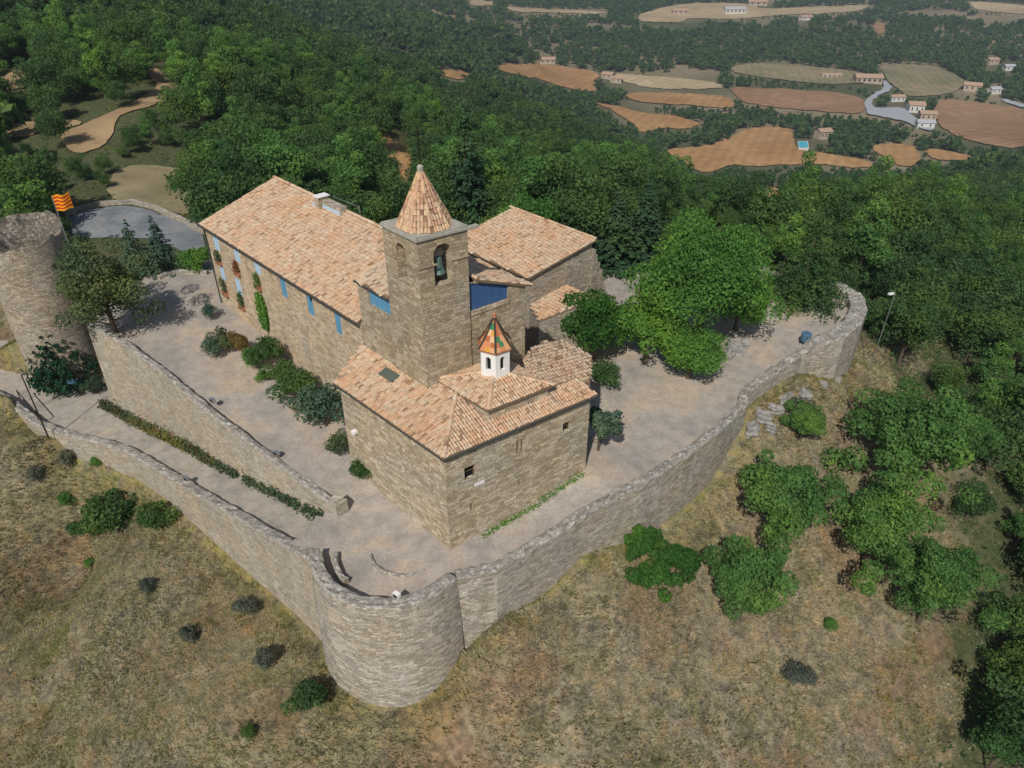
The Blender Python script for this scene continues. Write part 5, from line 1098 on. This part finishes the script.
for a in ((867, 82, 23, 12, 6, -.1, 'far_tan', 'far_roof', 'long tan roofed barn by the valley road', 0, 5), (896, 101, 13, 7, 5, .1, 'far_white', 'far_roof', 'small white farmhouse between barn and farmyard', 0, 3), (914, 112, 13, 12, 8, -.15, 'far_white', 'far_roof', 'main farmhouse with tan roof in the valley farmyard', 0, 3), (926, 119, 14, 10, 6, -.15, 'far_tan', 'far_roof', 'right wing of the valley farmyard', 0, 3), (924, 127, 15, 9, 5, -.15, 'far_white', 'far_grey', 'white shed in front of the valley farmyard', 0, 2), (822, 138, 13, 10, 7, .3, 'far_tan', 'far_roof', 'tan villa beside the swimming pool', 0, 3), (971, 90, 14, 10, 6, -.4, 'far_tan', 'far_roof', 'tan farmhouse in the right hand meadow', 0, 3), (993, 93, 10, 8, 5, .2, 'far_white', 'far_grey', 'pale shed beside the right hand meadow farmhouse', 0, 2), (991, 64, 10, 7, 6, .2, 'far_tan', 'far_roof', 'farmhouse in the dark wood at upper right', 0, 2),
          (547, 63, 14, 8, 5, .1, 'far_tan', 'far_roof', 'lone farmhouse on the upper edge of the central field', 0, 3), (608, 78, 10, 8, 5, -.5, 'far_tan', 'far_roof', 'left one of two roofs between the fields', 0, 2), (616, 82, 10, 7, 5, -.2, 'far_tan', 'far_roof', 'right one of two roofs between the fields', 0, 2), (734, 13, 18, 8, 7, .1, 'far_white', 'far_grey', 'large white building near the top of the valley', 0, 5), (757, 5, 16, 7, 6, 0, 'far_tan', 'far_roof', 'tan building at the very top of the valley', 0, 3), (680, 14, 14, 7, 6, 0, 'far_tan', 'far_roof', 'tan building left of the large white one', 0, 3), (831, 77, 18, 5, 3, 0, 'far_white', 'far_roof', 'low strip barn left of the long barn', 0, 4), (805, 20, 10, 7, 5, .2, 'far_white', 'far_roof', 'small pale house near the top right of the valley', 0, 2), (1008, 70, 9, 7, 5, 0, 'far_white', 'far_grey', 'small pale shed at the right edge by the wood', 0, 2)):
    far_house(*a)
pc = [hit(x, y) for x, y in sc1([(419, 384), (446, 384), (449, 402), (422, 402)])]; CLEAR.append(sc1([(405, 372), (470, 372), (470, 410), (405, 410)]))
m = MB(); zt = max(p[2] for p in pc)+2.2; m.prism([(p[0], p[1]) for p in pc][::-1] if False else [(p[0], p[1]) for p in pc][::-1], zt-6, zt); t = empty('swimming_pool', pc[0], 'turquoise swimming pool beside the tan villa', 'pool'); m.build('pool_edge', M['far_white'], t)
cxp = sum(p[0] for p in pc)/4; cyp = sum(p[1] for p in pc)/4; m = MB(); m.face([(cxp+(p[0]-cxp)*.88, cyp+(p[1]-cyp)*.88, zt+.08) for p in pc][::-1]); m.build('water', M['pool'], t)
# ------------------------------------------------------------------ woodland
def scatter(rmin, rmax, spacing, seed):
    rg = np.random.default_rng(seed); ht = 1.3 if rmin < 100 else math.tan(R(40)); n = int((rmax**2-rmin**2)*ht/spacing**2*1.05)
    r = np.sqrt(rg.uniform(rmin**2, rmax**2, n)); a = rg.uniform(-1, 1, n)*ht; x = r*a; y = r
    # thin out neighbours on a hash grid
    g = spacing*.72; key = {}; keep = np.ones(n, bool)
    ix = np.floor(x/g).astype(int); iy = np.floor(y/g).astype(int)
    for i in range(n):
        k = (ix[i], iy[i])
        if k in key: keep[i] = False
        else: key[k] = i
    return x[keep], y[keep]
def wooded(x, y, z):
    px, py, dep = proj(x, y, z); ok = (px > -90) & (px < 1110) & (py > -60) & (py < 900)
    global low_tree
    low_tree = np.zeros(len(x), bool)
    for hh_ in (0, 2.5, 5, 7, 9, 11):
        qx, qy, _ = proj(x, y, z+hh_)
        for pl in CLEAR:
            i_ = inpoly(qx, qy, pl)
            if hh_ < 3: ok &= ~i_
            else: low_tree |= i_
        if hh_ == 5: ok &= ~(inpoly(qx, qy, open_px) & (qx > 600) & (np.hypot(x, y) < 95))
    ok &= ~inpoly(px, py, open_px); ok &= ~inpoly(x, y, castle_poly); ok &= ~((edge_dist(x, y, castle_poly) < 2.5) & (y < 66))
    # farmland in the valley holds fewer trees; a tan strip country near the top right
    lowd = inpoly(px, py, sc1([(-60, 175), (640, 195), (640, 330), (1040, 290), (1040, 410), (860, 395), (600, 330), (300, 340), (-60, 360)]))
    ok &= ~(lowd & (fbm(x, y, 60, 77)+.5 < .41))
    topd = (py < 32) & (px > 490); ok &= ~(topd & (fbm(x, y, 90, 78)+.5 < .42))
    band = inpoly(px, py, [(640, 22), (1024, 15), (1024, 30), (800, 34), (640, 32)]); ok &= ~(band & (fbm(x, y, 60, 79) < -.08))
    return ok
xs, ys = [], []
for rmin, rmax, sp, sd in ((24, 130, 3.9, 1), (130, 260, 3.9, 2), (260, 520, 4.3, 3), (520, 1000, 6.3, 4), (1000, 2600, 8.8, 5)):
    x, y = scatter(rmin, rmax, sp, sd); xs.append(x); ys.append(y)
x = np.concatenate(xs); y = np.concatenate(ys); z = ground(x, y); ok = wooded(x, y, z); small = np.where(low_tree, .42, 1.)[ok]; x, y, z = x[ok], y[ok], z[ok]
for nx_, ny_, w_ in NEAR[:40]:
    k = np.hypot(x-nx_, y-ny_) > 3.5; x, y, z, small = x[k], y[k], z[k], small[k]
extra_right = []
dist = np.sqrt(x*x+y*y+(H-z)**2); px, py, _ = proj(x, y, z+4)
# hidden ground behind the crest holds no visible trees: drop what the terrain itself hides
vis = np.ones(len(x), bool)
for f in np.linspace(.15, .985, 60):
    gx, gy = x*f, y*f; vis &= (base_h(gx, gy)-2 < H+(z+8-H)*f)
x, y, z, dist, px, py, small = [v[vis] for v in (x, y, z, dist, px, py, small)]
order = np.argsort(dist); x, y, z, dist, px, py, small = [v[order] for v in (x, y, z, dist, px, py, small)]
NI = 255; inframe = (px > -15) & (px < 1040) & (py > -25) & (py < 790)
ind = np.where(inframe)[0][:NI]; rest = np.ones(len(x), bool); rest[ind] = False
def region(px_, py_):
    if px_ > 830 and py_ > 330: return 'dark broadleaf tree in the wood below the right rampart', 'wood below the right rampart'
    if px_ > 560: return 'green tree in the wood beyond the right hand terrace', 'wood beyond the right hand terrace'
    if px_ > 250: return 'green tree in the wood behind the long house and church', 'wood behind the house and church'
    return 'green tree in the wood on the left beyond the road', 'wood on the left beyond the road'
for i in ind:
    key = ('oak', random.randrange(4)) if random.random() < .8 else ('pineforest', random.randrange(2))
    lab, grp = region(px[i], py[i]); s = random.uniform(.62, 1.35)*small[i]
    if y[i] < 75 and x[i] > 20: s *= .8
    plant('woodland_tree', key, (x[i], y[i], z[i]-.3), s*random.uniform(.85, 1.15), s, label=lab, cat='tree', group=grp)
# one tree of each distant kind stands in the wood as an individual; the rest repeats them
srcs = {}
srcs[('pineforest', 0)] = next(o for o in C.objects if o.name.startswith('crown') and o.data == KN[('pineforest', 0)][0])
far_i = [i for i in np.where(rest & inframe)[0] if dist[i] > 150][:6]
for j, i in enumerate(far_i):
    key = ('mid', j) if j < 3 else ('far', j-3); lab, grp = region(px[i], py[i])
    o = plant('woodland_tree', key, (x[i], y[i], z[i]-.3), 1, 1, label=lab, cat='tree', group=grp); srcs[key] = o.children[0]; rest[i] = False
srcs[('oak', 0)] = next(o for o in C.objects if o.name.startswith('crown') and o.data == KN[('oak', 0)][0])
srcs[('oak', 1)] = next(o for o in C.objects if o.name.startswith('crown') and o.data == KN[('oak', 1)][0])
def forest(name, sel, keys, smin, smax, label, mask):
    X, Y, Z = x[mask], y[mask], z[mask]-.3; n = len(X); rg = np.random.default_rng(5)
    me = bpy.data.meshes.new(name); me.vertices.add(n); me.vertices.foreach_set('co', np.stack([X, Y, Z], -1).astype('f').ravel())
    for an, av in (('sc', rg.uniform(smin, smax, n)*small[mask]), ('rot', rg.uniform(0, 6.28, n)), ('hh', rg.uniform(.85, 1.25, n))):
        at = me.attributes.new(an, 'FLOAT', 'POINT'); at.data.foreach_set('value', av.astype('f'))
    at = me.attributes.new('pick', 'INT', 'POINT'); at.data.foreach_set('value', rg.integers(0, len(keys), n).astype('i'))
    o = bpy.data.objects.new(name, me); C.objects.link(o); tag(o, label, 'woodland', kind='stuff')
    ng = bpy.data.node_groups.new(name, 'GeometryNodeTree'); ng.interface.new_socket('Geometry', in_out='INPUT', socket_type='NodeSocketGeometry'); ng.interface.new_socket('Geometry', in_out='OUTPUT', socket_type='NodeSocketGeometry')
    N = ng.nodes; Lk = ng.links; gi = N.new('NodeGroupInput'); go = N.new('NodeGroupOutput'); jn = N.new('GeometryNodeJoinGeometry')
    def attr(nm, ty='FLOAT'): a = N.new('GeometryNodeInputNamedAttribute'); a.data_type = ty; a.inputs['Name'].default_value = nm; return a.outputs['Attribute']
    cx = N.new('ShaderNodeCombineXYZ'); s_o = attr('sc'); Lk.new(s_o, cx.inputs[0]); Lk.new(s_o, cx.inputs[1]); mu = N.new('ShaderNodeMath'); mu.operation = 'MULTIPLY'; Lk.new(s_o, mu.inputs[0]); Lk.new(attr('hh'), mu.inputs[1]); Lk.new(mu.outputs[0], cx.inputs[2])
    rx = N.new('ShaderNodeCombineXYZ'); Lk.new(attr('rot'), rx.inputs[2]); pk = attr('pick', 'INT')
    for i, k in enumerate(keys):
        oi = N.new('GeometryNodeObjectInfo'); oi.inputs['Object'].default_value = srcs[k]; oi.transform_space = 'ORIGINAL'; oi.inputs['As Instance'].default_value = True
        cmpn = N.new('FunctionNodeCompare'); cmpn.data_type = 'INT'; cmpn.operation = 'EQUAL'; Lk.new(pk, cmpn.inputs[2]); cmpn.inputs[3].default_value = i
        ip = N.new('GeometryNodeInstanceOnPoints'); Lk.new(gi.outputs[0], ip.inputs['Points']); Lk.new(cmpn.outputs[0], ip.inputs['Selection']); Lk.new(oi.outputs['Geometry'], ip.inputs['Instance']); Lk.new(rx.outputs[0], ip.inputs['Rotation']); Lk.new(cx.outputs[0], ip.inputs['Scale']); Lk.new(ip.outputs[0], jn.inputs[0])
    Lk.new(jn.outputs[0], go.inputs[0]); md = o.modifiers.new('trees', 'NODES'); md.node_group = ng; print(name, n)
forest('near_woodland', None, [('oak', 0), ('oak', 1), ('oak', 0), ('pineforest', 0)], .65, 1.2, 'continuous dark green woodland covering the ridge just behind the castle', rest & (dist < 200))
forest('ridge_woodland', None, [('mid', 0), ('mid', 1), ('mid', 2), ('mid', 0), ('mid', 1)], .6, 1.1, 'dense green woodland on the falling ridge beyond the castle', rest & (dist >= 200) & (dist < 520))
forest('valley_woodland', None, [('far', 0), ('far', 1), ('far', 2)], .8, 1.7, 'dark woodland and hedgerows filling the valley in the distance', rest & (dist >= 520))
# ------------------------------------------------------------------ dry grass and scrub on the open slopes
def tufts(name, n, region_ok, mat, size, label, seed, blades=7, hmul=1., maxr=70):
    rg = np.random.default_rng(seed); a = rg.uniform(-1, 1, n*3)*1.35; r = np.sqrt(rg.uniform(18**2, maxr**2, n*3)); X = r*a; Y = r; Zg = ground(X, Y); px_, py_, _ = proj(X, Y, Zg)
    ok_ = region_ok(px_, py_, X, Y); X, Y, Zg = X[ok_][:n], Y[ok_][:n], Zg[ok_][:n]; n = len(X)
    V = []; k = blades; th = rg.uniform(0, 6.28, (n, k)); ln = rg.uniform(.5, 1.2, (n, k))*size*rg.uniform(.5, 1.3, (n, 1)); lean = rg.uniform(.2, 1.1, (n, k)); wd = ln*.16
    b = np.stack([X[:, None]+np.cos(th)*size*.2, Y[:, None]+np.sin(th)*size*.2, np.repeat(Zg[:, None]-.04, k, 1)], -1)
    t = b+np.stack([np.cos(th)*lean*ln, np.sin(th)*lean*ln, ln*.75*hmul], -1); sd_ = np.stack([-np.sin(th)*wd, np.cos(th)*wd, np.zeros_like(th)], -1)
    V = np.stack([b-sd_, b+sd_, t], 2).reshape(-1, 3); me = npmesh(name, V, np.arange(len(V)).reshape(-1, 3)); print(name, n)
    return tag(link(name, me, M[mat]), label, 'vegetation', kind='stuff')
def slope_ok(px_, py_, X, Y):
    return (px_ > -40) & (px_ < 1064) & (py_ < 830) & inpoly(px_, py_, open_px) & ~inpoly(X, Y, castle_poly) & (edge_dist(X, Y, castle_poly) > .5) & (fbm(X, Y, 3.5, 61, 3) > -.22)
tufts('dry_grass', 110000, slope_ok, 'grass', .27, 'dry straw coloured grass tufts covering the castle slopes', 1, 7, hmul=.55)
def green_ok(px_, py_, X, Y):
    e = edge_dist(X, Y, castle_poly); return (px_ > -40) & (px_ < 1064) & (py_ < 830) & inpoly(px_, py_, open_px) & ~inpoly(X, Y, castle_poly) & (e > .3) & (((e < 3.0) & (fbm(X, Y, 2.2, 63, 3) > -.05)) | (fbm(X, Y, 4., 62, 3) > .06))
M['weeds'] = leaf('green_weeds', (.075, .085, .03), (.21, .19, .06), trans=.2)
tufts('green_weeds', 26000, green_ok, 'weeds', .26, 'green and yellow weeds growing along the foot of the ramparts', 2, 7)
def grey_ok(px_, py_, X, Y): return slope_ok(px_, py_, X, Y) & (fbm(X, Y, 3, 66, 3) > .10)
M['thyme'] = leaf('thyme_scrub', (.13, .135, .10), (.22, .215, .165), trans=.2)
tufts('grey_scrub', 16000, grey_ok, 'thyme', .26, 'patches of grey thyme scrub spread over the dry slopes', 3, 9, hmul=.8)
def clear_ok(px_, py_, X, Y): return (px_ > 20) & (px_ < 250) & (py_ > 60) & (py_ < 255) & ~inpoly(px_, py_, road_px) & ~inpoly(px_, py_, [(66, 215), (135, 203), (207, 234), (205, 262), (120, 240)]) & (fbm(X, Y, 7, 64, 3) > -.05)
tufts('meadow_grass', 16000, clear_ok, 'weeds', .42, 'green and straw coloured grass in the clearing beyond the road', 7, 7, maxr=190)
# understorey at the right edge
def right_ok(px_, py_, X, Y): return (px_ > 900) & (px_ < 1064) & (py_ > 330) & (py_ < 830) & ~inpoly(px_, py_, open_px) & (fbm(X, Y, 5, 68, 3) > -.1)
tufts('dry_grass', 14000, right_ok, 'grass', .3, 'dry grass between the trees at the right edge of the slope', 8, 7, hmul=.7, maxr=90)
def under_ok(px_, py_, X, Y): return (px_ > 860) & (px_ < 1064) & (py_ > 280) & (py_ < 830) & ~inpoly(px_, py_, open_px) & ~inpoly(X, Y, castle_poly)
tufts('undergrowth', 9000, under_ok, 'oak', .42, 'dark undergrowth between the trees at the right edge', 4, 10, maxr=110)
def strip_plants(name, line, n, width, size, mat, label, seed, hf, hmul=1):
    rg = np.random.default_rng(seed); L = np.array([(p[0], p[1]) for p in line]); seg = np.linalg.norm(np.diff(L, axis=0), axis=1); cum = np.concatenate([[0], np.cumsum(seg)]); t = rg.uniform(0, cum[-1], n); k = np.clip(np.searchsorted(cum, t)-1, 0, len(seg)-1); f = (t-cum[k])/seg[k]
    c = L[k]+(L[k+1]-L[k])*f[:, None]; c = c+rg.normal(0, width, (n, 2)); dens = fbm(c[:, 0], c[:, 1], 1.6, seed, 3) > -.2; c = c[dens]; n = len(c); z_ = hf(c[:, 0], c[:, 1])+np.abs(rg.normal(0, size*1.3*hmul, n))
    V, Fm = leaves(np.concatenate([c, z_[:, None]], 1), np.tile([0, 0, 1.], (n, 1)), size, rg); return tag(link(name, npmesh(name, V, Fm), M[mat]), label, 'plants', kind='stuff')
in_base = [P(*t) for t in ((101, 403, -4.6), (130, 418, -4.2), (165, 436, -3.6), (222, 465, -2.6), (270, 490, -1.7), (333, 521, -.6))]
strip_plants('border_plants', in_base, 6500, .2, .12, 'oliveleaf' if False else 'olive', 'low green border plants along the foot of the retaining wall', 5, path_h, 2)
strip_plants('border_plants', in_base[:4], 2300, .2, .11, 'brownshrub', 'rust brown border plants along the path below the retaining wall', 6, path_h, 2)
cw = [A_+nab*.25+ab*2.4, B_+nab*.25-ab*.4]; strip_plants('wall_weeds', [tuple(p) for p in cw], 900, .12, .07, 'bright', 'small green weeds growing along the foot of the chapel wall', 9, court_h, 1.5)
# ------------------------------------------------------------------ haze, sky, sun
hz = MB(); hz.box(-4200, -300, -190, 4200, 4200, 60); 
t = NT('thin_haze'); vol = t.n('ShaderNodeVolumePrincipled'); vol.inputs['Color'].default_value = (.72, .80, .90, 1); vol.inputs['Density'].default_value = .00017; vol.inputs['Anisotropy'].default_value = .2
t.l(vol.outputs[0], t.out.inputs['Volume'])
tag(hz.build('haze', t.m), 'thin blue distance haze over the valley', 'haze', kind='stuff')
world = bpy.data.worlds.new('World'); bpy.context.scene.world = world; world.use_nodes = True; nt = world.node_tree; bg = nt.nodes['Background']
sky = nt.nodes.new('ShaderNodeTexSky'); sky.sky_type = 'NISHITA'; sky.sun_disc = False
EL = R(46); AZd = Vector((.26, .965, 0)).normalized()   # the way shadows fall
to_sun = Vector((-AZd.x*math.cos(EL), -AZd.y*math.cos(EL), math.sin(EL)))
sky.sun_elevation = EL; sky.sun_rotation = math.atan2(to_sun.x, to_sun.y); sky.air_density = 1.0; sky.dust_density = 1.0
nt.links.new(sky.outputs[0], bg.inputs[0]); bg.inputs[1].default_value = .065
sun = bpy.data.lights.new('sun', 'SUN'); sun.energy = 3.0; sun.angle = R(.5); sun.color = (1, .96, .90); so = bpy.data.objects.new('sun', sun); C.objects.link(so)
so.rotation_euler = (-to_sun).to_track_quat('-Z', 'Y').to_euler(); so.location = (0, 0, 120)
sc = bpy.context.scene; sc.view_settings.view_transform = 'Standard'; sc.view_settings.look = 'None'; sc.view_settings.gamma = 1; sc.view_settings.use_curve_mapping = False; sc.view_settings.exposure = .27
sc.render.resolution_x = 1024; sc.render.resolution_y = 768; sc.render.engine = 'CYCLES'; sc.cycles.volume_bounces = 0; sc.cycles.max_bounces = 6
